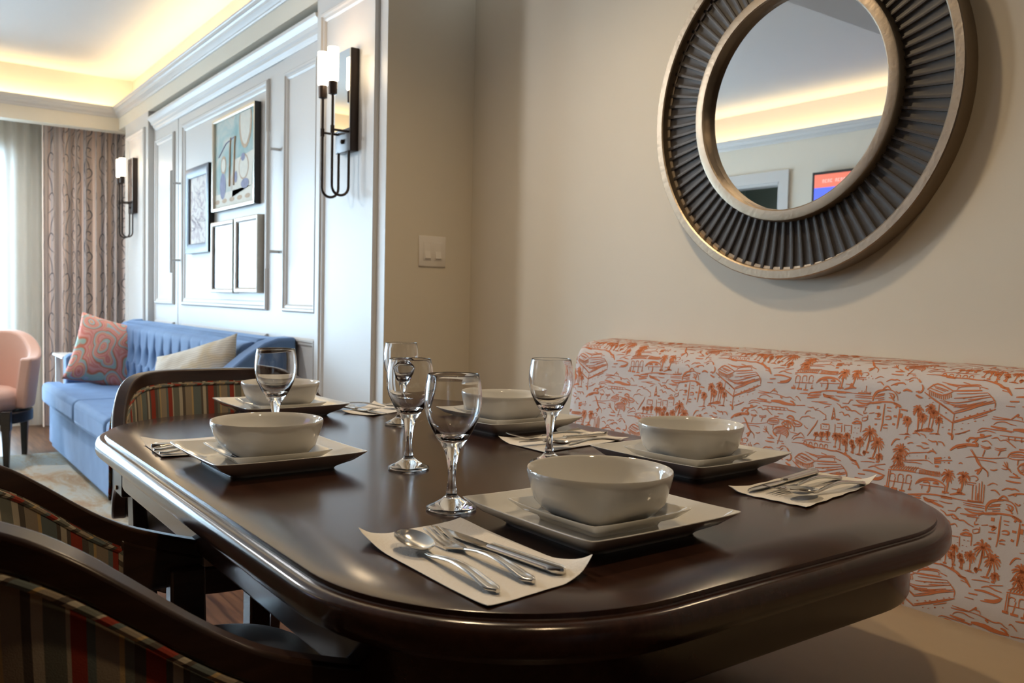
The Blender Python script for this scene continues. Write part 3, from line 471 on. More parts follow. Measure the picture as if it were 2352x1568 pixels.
def art_big(t, w, h, fw, d):
    a = MB(); y = -d + .014; a.box(fw, w - fw, y, -.001, fw, h - fw)
    o = a.build('canvas', [M['art_teal'], M['art_cream'], M['art_tan'], M['art_violet']], t, smooth=False)
    p = MB()
    def el(cx, cz, rx, rz, mi, dy, n=20, k=0.0):
        flat(p, [(cx + rx * math.cos(2 * PI * i / n) + k * rz * math.sin(2 * PI * i / n), cz + rz * math.sin(2 * PI * i / n)) for i in range(n)], y - dy, mi)
    flat(p, [(.30, .06), (.60, .10), (.62, .27), (.34, .25)], y - .0008, 1)
    flat(p, [(fw, fw), (w - fw, fw), (w - fw, .10), (fw, .09)], y - .0008, 1)
    for k in range(5): el(.06 + k * .12, .05, .04, .012, 2, .0012)
    el(.50, .42, .095, .13, 2, .0010); el(.50, .44, .075, .13, 1, .0014)
    el(.16, .24, .045, .05, 2, .0010); el(.16, .24, .032, .035, 1, .0014); el(.15, .13, .05, .07, 3, .0012)
    el(.48, .20, .075, .065, 2, .0012); el(.48, .20, .065, .056, 1, .0016); el(.47, .25, .03, .02, 3, .002); el(.36, .16, .022, .03, 3, .0018); el(.50, .115, .06, .025, 3, .0018)
    for x in (.26, .33): p.tube([(x, y - .001, .12), (x + .01, y - .001, .33), (x + .02, y - .001, .37)], .006, 6, mi=2)
    p.tube([(.08, y - .001, .29), (.2, y - .001, .35), (.34, y - .001, .37)], .003, 6, mi=3)
    p.v = [(min(max(a_, fw + .002), w - fw - .002), b_, min(max(c_, fw + .002), h - fw - .002)) for a_, b_, c_ in p.v]
    p.build('painted_still_life', [M['art_teal'], M['art_cream'], M['art_tan'], M['art_violet']], t, smooth=False)
picture('framed_painting', 'largest picture, teal still-life painting in a black-sided champagne frame', -4.857, -4.188, 1.493, 1.988, 1.4805, .018, [M['champagne'], M['black']], art_big, side=True, glaze=False)
def art_sketch(t, w, h, fw, d):
    MB().box(fw, w - fw, -d + .014, -.001, fw, h - fw).build('sketch', M['art_paper'], t, smooth=False)
    g = MB()
    for k in range(26):
        x = random.uniform(fw + .04, w - fw - .05); z = random.uniform(fw + .05, h - fw - .08)
        pts = [(x + .04 * math.sin(i * 1.3 + k), z + .02 * i * math.cos(k)) for i in range(5)]
        ribbon(g, [(min(max(a, fw + .01), w - fw - .01), min(max(c, fw + .01), h - fw - .01)) for a, c in pts], .003, lambda s, q: ((s, -d + .0135, q), (0, -1, 0)))
    g.build('ink_lines', mat('faded_ink', (.36, .33, .40), .8), t, smooth=False, recalc=False)
picture('framed_sketch', 'sketch in a wide slate-blue and copper frame, leftmost picture on the cabinet', -5.364, -4.915, 1.28, 1.775, 1.4805, .055, [M['bluefrm'], M['black']], art_sketch, side=True, mold=.004, glaze=False)
def art_small(t, w, h, fw, d):
    MB().box(fw, w - fw, -d + .016, -.001, fw, h - fw).build('mat_board', M['mat'], t, smooth=False)
    q = MB(); y = -d + .0155
    frame_mold(q, w * .33, w * .66, h * .30, h * .72, y, .004, .001); q.build('inner_line', M['silver'], t)
picture('framed_print', 'small matted print in a silver frame below the painting, the left of the pair', -4.862, -4.492, 1.052, 1.435, 1.4805, .024, M['silver'], art_small, mold=.003, grp='silver framed prints on the cabinet')
picture('framed_print', 'small silver-framed print with bright window glare, the right of the pair', -4.472, -4.13, 1.055, 1.438, 1.4805, .026, M['silver'], art_small, mold=.003, grp='silver framed prints on the cabinet')

# ------------------------------------------------------------------ wall sconces
def make_sconce(label, dx):
    ox, oy, oz = -3.10 + dx, YP, 1.43
    t = thing('wall_sconce', label, 'sconce', (ox, oy, oz), group='mirrored two-light wall sconces')
    MB().box(-.070, .065, -.034, -.0005, .17, .555).build('backplate', M['oilbronze'], t, smooth=False, bevel=.003)
    MB().box(-.066, .061, -.038, -.0345, .255, .552).build('mirror_panel', M['mirror'], t, smooth=False)
    o = MB().lathe([(.009, 0), (.009, .006), (.005, .010)], 14).build('finial', M['oilbronze'], t)
    o.rotation_euler = (PI / 2, 0, 0); o.location = (0, -.0345, .21)
    for x in (-.045, .045):
        a = MB(); yo = -.098; r = (.098 - .030) / 2
        pts = [(x, yo, .375)] + [(x, yo, z) for z in (.30, .15, r + .01)]
        pts += [(x, yo + r - r * math.cos(k * PI / 10), r - r * math.sin(k * PI / 10)) for k in range(0, 11)] + [(x, -.030, .175)]
        a.tube(pts, .0052, 10); a.tube([(x, yo, .243), (x, -.034, .243)], .0045, 8)
        a.tube([(x, yo, .228), (x, yo, .258)], .0078, 10)
        am = a.build('arm', M['oilbronze'], t)
        MB().lathe([(.007, .370), (.0165, .374), (.0175, .418), (.015, .420)], 20, (x, yo, 0)).build('socket_cup', M['oilbronze'], am)
        MB().lathe([(.017, .4205), (.0205, .426), (.0205, .545), (.018, .545), (.018, .43)], 24, (x, yo, 0)).build('glass_shade', M['shade'], am)
        l = bpy.data.lights.new('sconce_bulb', 'POINT'); l.energy = .4; l.color = (1, .72, .42); l.shadow_soft_size = .03
        lo = bpy.data.objects.new('sconce_bulb', l); COL.objects.link(lo); lo.location = (ox + x, oy + yo - .035, oz + .50)
make_sconce('bronze two-light sconce with mirrored plate on the nearer pilaster, beside the tan return wall', 0)
make_sconce('bronze sconce on the far pilaster, next to the patterned curtain', -3.48)

# ------------------------------------------------------------------ light switch
sw = thing('light_switch', 'double light switch plate on the tan return wall', 'light switch', (XR, 1.6725, 1.2235))
MB().box(.0005, .006, -.058, .058, -.057, .057).build('plate', M['switch'], sw, smooth=False, bevel=.003)
for y in (-.023, .023):
    o = MB().box(.006, .0075, y - .0165, y + .0165, -.034, .034).build('rocker_frame', M['switch'], sw, smooth=False, bevel=.0008)
    mb = MB(); mb.add([(.0075, y - .012, .030), (.0075, y + .012, .030), (.0085, y + .012, 0), (.0085, y - .012, 0), (.0135, y + .012, -.026), (.0135, y - .012, -.026), (.0075, y + .012, -.029), (.0075, y - .012, -.029)],
                      [(0, 1, 2, 3), (3, 2, 4, 5), (5, 4, 6, 7), (0, 3, 5, 7), (1, 6, 4, 2), (0, 7, 6, 1)])
    mb.build('rocker', M['switch'], sw, smooth=False)

# ------------------------------------------------------------------ round mirror
mr = thing('round_mirror', 'large round wall mirror with a fluted dark bronze frame above the banquette', 'mirror', (-1.345, YA, 1.551))
def ringY(mb, prof, n=128, mi=0):  # prof (radius, outward distance) revolve about Y
    rings = [[(r * math.cos(2 * PI * j / n), -d, r * math.sin(2 * PI * j / n)) for r, d in prof] for j in range(n)]
    rings.append(rings[0]); mb.loft(rings, True, False, mi)
m1 = MB(); ringY(m1, [(.405, .001), (.437, .001), (.438, .030), (.4365, .049), (.434, .0515), (.416, .0515), (.4125, .049), (.412, .030), (.405, .028)]); m1.build('outer_rim', M['bronze'], mr, angle=25)
m1 = MB(); ringY(m1, [(.262, .001), (.295, .001), (.2935, .044), (.291, .049), (.288, .050), (.268, .050), (.2645, .047), (.263, .030), (.262, .02)]); m1.build('inner_rim', M['bronze'], mr, angle=25)
NF = 86; fl = MB(); rows = []
ra, rb = .290, .412
for k in range(NF):
    a0 = 2 * PI * k / NF; da = 2 * PI / NF
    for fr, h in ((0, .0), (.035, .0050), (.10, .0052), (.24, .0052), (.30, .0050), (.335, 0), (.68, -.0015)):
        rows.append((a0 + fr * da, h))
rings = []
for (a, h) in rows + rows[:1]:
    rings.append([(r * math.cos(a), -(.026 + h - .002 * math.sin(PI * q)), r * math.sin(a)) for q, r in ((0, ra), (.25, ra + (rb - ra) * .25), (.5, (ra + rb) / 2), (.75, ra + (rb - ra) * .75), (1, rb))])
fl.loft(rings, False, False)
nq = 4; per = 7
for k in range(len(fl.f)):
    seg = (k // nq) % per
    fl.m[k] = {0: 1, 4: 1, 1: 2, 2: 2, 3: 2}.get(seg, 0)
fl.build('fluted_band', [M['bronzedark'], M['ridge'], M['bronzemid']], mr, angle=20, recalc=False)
m1 = MB(); m1.lathe([(.266, .022), (.266, .024)], 96); o = m1.build('mirror_glass', M['mirror'], mr); o.rotation_euler = (PI / 2, 0, 0)

# ------------------------------------------------------------------ reflected side: door and television
dj = MB()
for x0, x1, z0, z1 in ((DX0 - .09, DX0, 0, DZ + .09), (DX1, DX1 + .09, 0, DZ + .09), (DX0, DX1, DZ, DZ + .09)):
    dj.box(x0, x1, YO - .001, YO + .018, z0, z1)
dj.box(DX0, DX0 + .02, YO - .12, YO, 0, DZ).box(DX1 - .02, DX1, YO - .12, YO, 0, DZ).box(DX0, DX1, YO - .12, YO, DZ - .02, DZ)
struct(dj.build('door_1', M['trimwhite'], smooth=False))
fr_ = MB().box(DX0 - .8, DX1 + .8, YO - 1.5, YO - 1.45, 0, 2.3).box(DX0 - .85, DX0 - .8, YO - 1.5, YO - .12, 0, 2.3).box(DX1 + .8, DX1 + .85, YO - 1.5, YO - .12, 0, 2.3).box(DX0 - .8, DX1 + .8, YO - 1.5, YO - .12, 2.3, 2.35)
struct(fr_.build('wall_next_room', M['greenish'], smooth=False))
tag(B('tall_dark_cabinet', M['black'], DX0 - .4, DX1 + .5, YO - 1.44, YO - 1.1, 0, 1.55), 'dark cabinet in the next room, seen through the doorway in the mirror', 'cabinet')
tag(B('tube_light', M['cool'], DX0 + .05, DX1 + .4, YO - 1.3, YO - 1.26, 2.25, 2.28), 'cool white tube light in the next room', 'light fixture')
tv = thing('television', 'wall television showing red and blue bands, reflected in the round mirror', 'television', (-4.06, YO, 1.35))
MB().box(0, 1.25, .01, .06, -.04, .72).build('case', M['black'], tv, smooth=False)
s = MB(); s.box(.02, 1.23, .060, .0615, .60, .70, 0).box(.02, 1.23, .060, .0615, .44, .60, 1).box(.02, 1.23, .060, .0615, -.02, .44, 2)
s.build('screen', [M['tv_red'], M['tv_blue'], M['tv_white']], tv, smooth=False)
for (nm, x, w_) in (('caption_word', .09, .09), ('caption_word', .20, .11)):
    q = MB(); n_ = 4 if w_ < .1 else 5; cw = w_ / n_
    for k in range(n_):
        x0_ = x + k * cw; q.box(x0_, x0_ + cw * .25, .0616, .062, .635, .660); q.box(x0_, x0_ + cw * .7, .0616, .062, .655, .660)
        if k % 2: q.box(x0_, x0_ + cw * .7, .0616, .062, .635, .640)
        else: q.box(x0_ + cw * .5, x0_ + cw * .7, .0616, .062, .635, .660)
    q.build(nm, M['tv_caption'], tv, smooth=False)
# ------------------------------------------------------------------ dining table
TX0, TX1, TY0, TY1, TR = -2.125, -.563, .343, 1.352, .285
tc_ = ((TX0 + TX1) / 2, (TY0 + TY1) / 2)
tb = thing('dining_table', 'dark brown wooden dining table with rounded corners, laid for five', 'table', (*tc_, 0))
def TL(z, ins): return [(x - tc_[0], y - tc_[1], z_) for x, y, z_ in rrect(TX0, TX1, TY0, TY1, TR, ins, z, 20)]
m1 = MB()
prof = [(.10, .7600), (.0205, .7600), (.0195, .7596), (.0190, .7545), (.0175, .7535), (.010, .7535), (.0055, .7520), (.0020, .7485), (0, .743), (0, .730), (.0015, .724), (.005, .7195), (.011, .7180), (.014, .7135), (.060, .7135), (.10, .7135)]
m1.loft([TL(z, i) for i, z in prof], True, True); m1.build('tabletop', M['table'], tb, angle=28)
m1 = MB(); m1.loft([TL(z, i) for i, z in ((.050, .7135), (.050, .652), (.0515, .648), (.058, .645), (.085, .645), (.085, .7135))], True, False); m1.loft([TL(z, i) for i, z in ((.0485, .7135), (.0485, .706), (.0505, .704))], True, False)
m1.build('apron', M['table'], tb, angle=30)
for px_ in ((-1.62, -1.335, -1.05),):
    pb_ = MB().box(px_[0] - .05 - tc_[0], px_[-1] + .05 - tc_[0], .52 - tc_[1], 1.17 - tc_[1], 0, .055); pb_.build('pedestal_foot', M['table'], tb, smooth=False, bevel=.008)
    for x in px_:
        for y in (.585, 1.11):
            x_ = x - tc_[0]; y_ = y - tc_[1]; L = MB(); rings = []
            for z, w in ((.7135, .060), (.66, .040), (.60, .028), (.5, .022), (.3, .022), (.12, .026), (.0555, .032)):
                rings.append([(x_ + sx * w, y_ + sy * max(w * .8, .02), z) for sx, sy in ((-1, -1), (1, -1), (1, 1), (-1, 1))])
            L.loft(rings); L.build('leg', M['table'], tb, bevel=.004)

# ------------------------------------------------------------------ tableware
def sqring(half, z, n=2.0, e=None, N=160, cr=.12):
    """square ring with soft corners; e = superellipse exponent"""
    out = []
    for k in range(N):
        a = 2 * PI * k / N + PI / N * 0; c, s = math.cos(a), math.sin(a)
        r = (abs(c) ** e + abs(s) ** e) ** (-1 / e)
        out.append((half * r * c, half * r * s, z))
    return out
def make_plate(name, label, half, base, ht, grp, cat='plate'):
    mb = MB(); rr = []
    E_ = 14
    for h, z, e in ((base * .86, .0025, 9), (base * .90, 0, 9), (base * .985, 0, 9), (base, .0025, 9), (base * 1.04, .0055, 10), (base + (half - base) * .55, ht * .50, E_), (half * .985, ht * .90, 18), (half, ht * .97, 20), (half * .998, ht * .995, 20), (half * .988, ht, 20), (half * .975, ht * .985, 19),
                    (base + (half - base) * .55, ht * .50 + .004, E_), (base * 1.03, .0105, 10), (base * .95, .0085, 8), (base * .6, .0080, 6), (base * .25, .0080, 4)):
        rr.append(sqring(h, z, e=e * 2.2, N=160))
    mb.loft(rr, True, True)
    # lift the corners slightly
    mb.v = [(x, y, z + (0.0022 * ((abs(x * y) / (half * half)) ** 3)) * (1 if z > ht * .6 else 0)) for x, y, z in mb.v]
    o = mb.build(name, M['china'], None, angle=60); tag(o, label, cat, grp); return o
def bowl_profile():
    out = [(.046, .004), (.050, 0), (.054, 0), (.058, .003), (.066, .008), (.078, .020), (.087, .036), (.0925, .052), (.0935, .058), (.0925, .0605), (.0905, .0595), (.0885, .052), (.083, .037), (.074, .022), (.060, .011), (.045, .0075), (.02, .0065)]
    return out
def make_bowl(label, grp):
    mb = MB(); rr = []; N = 96
    for r, z in bowl_profile():
        k = max(0, 1 - z / .05); e = 2 + 2.6 * k * k
        rr.append([(x * (1 if 1 else 1), y, z_) for x, y, z_ in sqring(r * (1 - .055 * k), z, e=e, N=N)])
    mb.loft(rr, True, True); o = mb.build('soup_bowl', M['china'], None, angle=60); tag(o, label, 'bowl', grp); return o
SETS = [((-.817, .7405), .014, 'nearest place setting, beside the front wine glass'), ((-1.049, 1.165), .05, 'place setting nearest the banquette end of the table'),
        ((-1.427, .531), .01, 'setting on the window side of the table in front of the striped chairs'), ((-2.035, .790), .012, 'far end setting before the empty end chair'), ((-1.585, 1.142), .03, 'middle setting along the banquette side')]
WH = ['at the nearest corner setting', 'at the right-hand banquette setting by the far right napkin', 'at the left setting on the window side', 'at the far end setting below the sofa', 'at the middle banquette setting behind the wine glasses']
ZT = .7601
pl0 = make_plate('dinner_plate', 'x', .1275, .0885, .030, 'square white dinner plates')
sp0 = make_plate('side_plate', 'x', .0845, .056, .022, 'small square white plates on the dinner plates')
bw0 = make_bowl('x', 'round white bowls on the plate stacks')
for i, ((x, y), r, _) in enumerate(SETS):
    for src, lab, z in ((pl0, 'large square white dinner plate ', ZT), (sp0, 'small square white plate under a bowl ', ZT + .0087), (bw0, 'round white bowl ', ZT + .0087 + .0088)):
        o = src if i == 0 else src.copy()
        if i: COL.objects.link(o)
        k = [0, .0, .0][0]
        o.location = (x, y, z); o.rotation_euler = (0, 0, r + (.02 * math.sin(i * 2.3) if src is sp0 else 0)); o['label'] = ' '.join((lab + WH[i]).split()[:16])
# wine glasses
def make_glass(label):
    mb = MB()
    P = [(0, .0), (.020, .0002), (.033, .0006), (.0348, .0018), (.0345, .0032), (.030, .0056), (.022, .0092), (.014, .0140), (.0085, .0190), (.0072, .0225), (.0082, .0245), (.0072, .0270), (.0056, .036), (.0053, .046), (.0062, .058), (.0080, .068), (.0105, .077), (.0135, .084), (.0180, .0905), (.0240, .099), (.0300, .110), (.0355, .122), (.0388, .134), (.0398, .145), (.0392, .157), (.0376, .169), (.0356, .180), (.0353, .1812), (.0346, .1812), (.0344, .180), (.0364, .169), (.0379, .157), (.0384, .145), (.0373, .134), (.0338, .122), (.028, .1115), (.021, .1025), (.013, .0965), (.006, .0942), (0, .0937)]
    n = 56; rings = []
    vs = []; idx = []
    for r, z in P:
        if r == 0: idx.append([len(vs)]); vs.append((0, 0, z))
        else:
            idx.append(list(range(len(vs), len(vs) + n))); vs += [(r * math.cos(2 * PI * j / n), r * math.sin(2 * PI * j / n), z) for j in range(n)]
    fs = []
    for a, b in zip(idx, idx[1:]):
        for j in range(n):
            if len(a) == 1: fs.append((a[0], b[(j + 1) % n], b[j]))
            elif len(b) == 1: fs.append((a[j], a[(j + 1) % n], b[0]))
            else: fs.append((a[j], a[(j + 1) % n], b[(j + 1) % n], b[j]))
    vs = [(x, y, z * 1.03) for x, y, z in vs]
    mb.add(vs, fs); o = mb.build('wine_glass', M['glass'], None, angle=80); tag(o, label, 'wine glass', 'clear stemmed wine glasses on the dining table'); return o
GL = [((-.999, .633), 'frontmost wine glass, foot touching the nearest square plate'), ((-1.277, .722), 'wine glass just behind and left of the frontmost one'),
      ((-1.735, .957), 'most distant wine glass, half hidden behind another, before the tan wall'), ((-1.196, .962), 'wine glass standing alone behind the nearest bowl, before the orange banquette'),
      ((-1.602, .612), 'wine glass standing behind the left bowl, against the blue sofa')]
g0 = None
for (p, lab) in GL:
    if g0 is None: o = g0 = make_glass(lab)
    else: o = g0.copy(); COL.objects.link(o); o['label'] = lab
    o.location = (*p, ZT + .0002)
# cutlery, local: handle end at x=0, tip at x=L
def handle_rings(L0, L1, w0, w1, zf, t0=.0022, t1=.0016):
    rings = []; n = 14
    for k in range(n + 1):
        t = k / n; x = L0 + (L1 - L0) * t; s_ = t ** .8
        w = (w0 + (w1 - w0) * s_) * (math.sqrt(max(0, 1 - ((.10 - t) / .10) ** 2)) * .75 + .25 if t < .10 else 1)
        th = t0 + (t1 - t0) * t; z = zf(x)
        rings.append([(x, w * c, z + th * s * (1.0 if abs(c) < .9 else .8)) for c, s in ((-1, 0), (-.82, .75), (-.62, 1), (-.5, .8), (0, .9), (.5, .8), (.62, 1), (.82, .75), (1, 0), (.82, -.7), (0, -.9), (-.82, -.7))])
    return rings
def zh(x): return .0030 + .0075 * math.sin(PI * min(1, max(0, (x - .01) / .125))) ** 1.2
def bowl_grid(mb, x0, L, W, depth, z0):
    def fn(u, v):
        x = x0 + L * u; a = (v - .5) * 2; sh = math.sqrt(max(0, 1 - (2 * u - 1) ** 2)) ** .9 * (1 - .12 * (1 - u))
        y = W * sh * a; z = z0 + .006 * u - depth * (1 - a * a) * (sh ** 1.2)
        return (x, y, z)
    def fs(u, v):
        p = fn(u, v); return p, (0, 0, 1)
    mb.slab(fs, 18, 12, .0012)
def make_spoon(label):
    t = thing('spoon', label, 'spoon', group='steel spoons on the napkins')
    mb = MB(); mb.loft(handle_rings(0, .142, .0098, .0028, zh)); mb.build('handle', M['steel'], t, angle=60)
    mb = MB(); bowl_grid(mb, .139, .064, .0205, .0085, .0105); mb.build('bowl', M['steel'], t, angle=60)
    return t
def make_fork(label):
    t = thing('fork', label, 'fork', group='steel forks on the napkins')
    mb = MB(); mb.loft(handle_rings(0, .130, .0098, .0028, zh)); mb.build('handle', M['steel'], t, angle=60)
    mb = MB()
    def zc(x): u = (x - .128) / .075; return .0045 - .0035 * math.sin(PI * min(1, u * 1.1)) + .012 * max(0, u - .35) ** 1.4 + .0015
    def nf(u, v):
        x = .128 + .028 * u; w = .003 + (.0125 - .003) * (math.sin(u * PI / 2) ** 1.2); return (x, w * (v - .5) * 2, zc(x)), (0, 0, 1)
    mb.slab(nf, 8, 6, .0016)
    for k in range(4):
        yc = (-.0105 + .007 * k)
        mb.loft([[(x, yc + s_ * w, zc(x) + q) for s_, q in ((-1, 0), (1, 0), (1, -.0016), (-1, -.0016))] for x, w in ((.154, .0021), (.17, .0018), (.19, .0015), (.203, .0008))])
    mb.build('tines', M['steel'], t, angle=45); return t
def make_knife(label):
    t = thing('table_knife', label, 'knife', group='steel knives on the napkins')
    mb = MB(); mb.loft(handle_rings(0, .118, .0098, .0072, lambda x: .0042, .0040, .0034)); mb.build('handle', M['steel'], t, angle=60)
    mb = MB(); rings = []
    for x, y0, y1, th in ((.114, -.006, .006, .0022), (.122, -.0045, .0045, .0020), (.130, -.0075, .0065, .0014), (.160, -.0095, .0070, .0011), (.200, -.0095, .0060, .0010), (.222, -.0075, .003, .0009), (.233, -.003, -.001, .0006)):
        rings.append([(x, y0, .0034), (x, (y0 + y1) / 2, .0034 + th), (x, y1, .0034 + th * .6), (x, y1, .0034 - th * .6), (x, (y0 + y1) / 2, .0034 - th)])
    mb.loft(rings); mb.build('blade', M['steel'], t, angle=40); return t
protos = {}
def cut(kind, label, end, tip, z=.0034, roll_=0.0):
    mk = {'spoon': make_spoon, 'fork': make_fork, 'knife': make_knife}[kind]
    if kind not in protos: o = protos[kind] = mk(label)
    else: o = dup(protos[kind], label)
    a = math.atan2(tip[1] - end[1], tip[0] - end[0]); o.location = (end[0], end[1], ZT + z); o.rotation_euler = (roll_, 0, a)
cut('spoon', 'spoon at the nearest setting, closest to the table edge', (-.676, .484), (-.885, .489))
cut('fork', 'fork between spoon and knife at the nearest setting', (-.680, .531), (-.93, .532))
cut('knife', 'knife beside the nearest square plate', (-.685, .575), (-.90, .552))
cut('knife', 'knife on the far right napkin by the banquette, nearest the plate', (-.882, 1.300), (-.838, 1.05))
cut('fork', 'fork in the middle of the far right napkin', (-.830, 1.292), (-.822, 1.09))
cut('spoon', 'spoon on the far right napkin, its bowl nearest the table end', (-.785, 1.288), (-.780, 1.09))
cut('fork', 'fork crossing under the knife on the napkin behind the lone wine glass', (-1.375, 1.235), (-1.43, 1.04), .0036)
cut('knife', 'knife laid over a fork on the napkin behind the lone wine glass', (-1.352, 1.245), (-1.352, 1.010), .0075)
cut('spoon', 'spoon on the napkin behind the lone wine glass', (-1.298, 1.235), (-1.300, 1.045))
cut('spoon', 'spoon with its bowl raised on the napkin at the far end of the table', (-2.105, .965), (-1.955, 1.085))
cut('fork', 'fork on the napkin at the far end of the table', (-2.110, .955), (-1.925, .985), .0036)
cut('knife', 'knife on the napkin at the far end of the table', (-2.095, .940), (-1.885, .992), .0036)
cut('knife', 'leftmost knife handle, poking out beside the left square plate', (-1.662, .400), (-1.640, .63))
cut('fork', 'fork handle between knife and spoon beside the left square plate', (-1.626, .396), (-1.612, .59))
cut('spoon', 'spoon handle closest to the left square plate, partly under its rim', (-1.588, .396), (-1.585, .60))
# napkins
def napkin(label, c, lifts, seed, fold=0):
    """c: four corners in order; lifts: height at each corner"""
    rnd = random.Random(seed); ph = [rnd.uniform(0, 6) for _ in range(8)]
    def pt(u, v, layer):
        a = [(1 - u) * (1 - v), u * (1 - v), u * v, (1 - u) * v]
        x = sum(w * q[0] for w, q in zip(a, c)); y = sum(w * q[1] for w, q in zip(a, c))
        ed = 16 * u * (1 - u) * v * (1 - v)
        z = .0006 + .0008 * (1 + math.sin(9 * u + ph[0]) * math.sin(7 * v + ph[1])) * .5
        for (cu, cv), L in zip(((0, 0), (1, 0), (1, 1), (0, 1)), lifts):
            d = math.hypot(u - cu, v - cv); z += L * max(0, 1 - d / .32) ** 2
            if L > .008: 
                k = max(0, 1 - d / .32) ** 2 * L; x += (c[(0)][0] * 0) ; 
        x += .0012 * math.sin(31 * v + ph[2]) * (1 if u in (0, 1) else 0) + layer * .003; y += .0012 * math.sin(29 * u + ph[3]) * (1 if v in (0, 1) else 0) - layer * .002
        return (x, y, ZT + z + layer * .0009)
    mb = MB()
    for layer in (0, 1):
        cx = sum(q[0] for q in c) / 4; cy = sum(q[1] for q in c) / 4
        mb.slab(lambda u, v: (pt(u, v, layer), (0, 0, 1)), 26, 26, .0005)
    o = mb.build('paper_napkin', M['napkin'], None, angle=60); tag(o, label, 'napkin', 'white paper napkins under the cutlery')
    return o
napkin('napkin at the nearest setting with curled corners', [(-.928, .458), (-.944, .614), (-.676, .607), (-.657, .458)], [.014, .002, .022, .002], 1)
napkin('napkin at the right end of the table by the banquette', [(-.876, 1.062), (-.744, 1.074), (-.790, 1.335), (-.907, 1.318)], [.008, .001, .014, .002], 2)
napkin('napkin under crossed cutlery behind the lone wine glass', [(-1.435, 1.020), (-1.475, 1.265), (-1.321, 1.275), (-1.285, 1.020)], [.010, .004, .004, .001], 3)
napkin('napkin at the far end of the table, beside the end plate', [(-1.975, .925), (-2.10, 1.08), (-1.955, 1.115), (-1.885, .965)], [.006, .008, .003, .002], 4)
napkin('napkin sticking out left of the left square plate', [(-1.755, .405), (-1.745, .60), (-1.565, .60), (-1.575, .398)], [.010, .004, .001, .001], 5)

# ------------------------------------------------------------------ dining chairs
HW, DP, NE = .288, .375, 2.7
def shell(u):
    """u in [-1,1] along the wrap; returns x, y (y=0 at the back, grows forward)"""
    a = u * PI / 2; s, c = math.sin(a), math.cos(a)
    return HW * (1 if s >= 0 else -1) * abs(s) ** (2 / NE), DP * (1 - abs(c) ** (2 / NE))
US = [-1 + 2 * i / 400 for i in range(401)]
_pts = [shell(u) for u in US]; _L = [0]
for a_, b_ in zip(_pts, _pts[1:]): _L.append(_L[-1] + math.hypot(b_[0] - a_[0], b_[1] - a_[1]))
SLEN = _L[-1]
def sh(t):
    """t in [0,1] by arc length -> x, y, outward normal"""
    d = t * SLEN; lo, hi = 0, 400
    while hi - lo > 1:
        m = (lo + hi) // 2
        if _L[m] > d: hi = m
        else: lo = m
    f = (d - _L[lo]) / ((_L[hi] - _L[lo]) or 1); a = _pts[lo]; b = _pts[hi]
    i0 = max(lo - 3, 0); i1 = min(hi + 3, 400); dx = _pts[i1][0] - _pts[i0][0]; dy = _pts[i1][1] - _pts[i0][1]; l = math.hypot(dx, dy)
    return a[0] + (b[0] - a[0]) * f, a[1] + (b[1] - a[1]) * f, (dy / l, -dx / l)
ZTP = [(-1, .845), (0, .845), (.03, .843), (.06, .838), (.10, .820), (.15, .780), (.20, .738), (.26, .702), (.32, .680), (.375, .662), (1, .66)]
def ztop(y):
    s = 0
    for d in (-.02, -.01, 0, .01, .02):
        for (a, za), (b, zb) in zip(ZTP, ZTP[1:]):
            if a <= y + d <= b: s += za + (zb - za) * (y + d - a) / (b - a); break
    return s / 5
def smooth(t): t = min(1, max(0, t)); return t * t * (3 - 2 * t)
def zbot(y): return .515 + .045 * smooth(y / .2) + .085 * smooth((y - .20) / .10)
def lean(y, z): return -.10 * (z - .55) * max(0, 1 - y / .2)
def wrap_piece(t0, t1, zlo, zhi, off, th, n=72, nz=6, mi=0, mb=None, uv=False, bulge=0):
    mb = mb or MB()
    def fn(u, v):
        t = t0 + (t1 - t0) * u; x, y, nr = sh(t); z0, z1 = zlo(y, t), zhi(y, t); z = z0 + (z1 - z0) * v
        o = off + bulge * math.sin(PI * v) ** .5 * math.sin(PI * u) ** .3 if bulge else off
        return (x + nr[0] * o, y + nr[1] * o + lean(y, z), z), (nr[0], nr[1], 0)
    mb.slab(fn, n, nz, th, mi, (lambda u, v: ((t0 + (t1 - t0) * u) * SLEN, v)) if uv else None); return mb
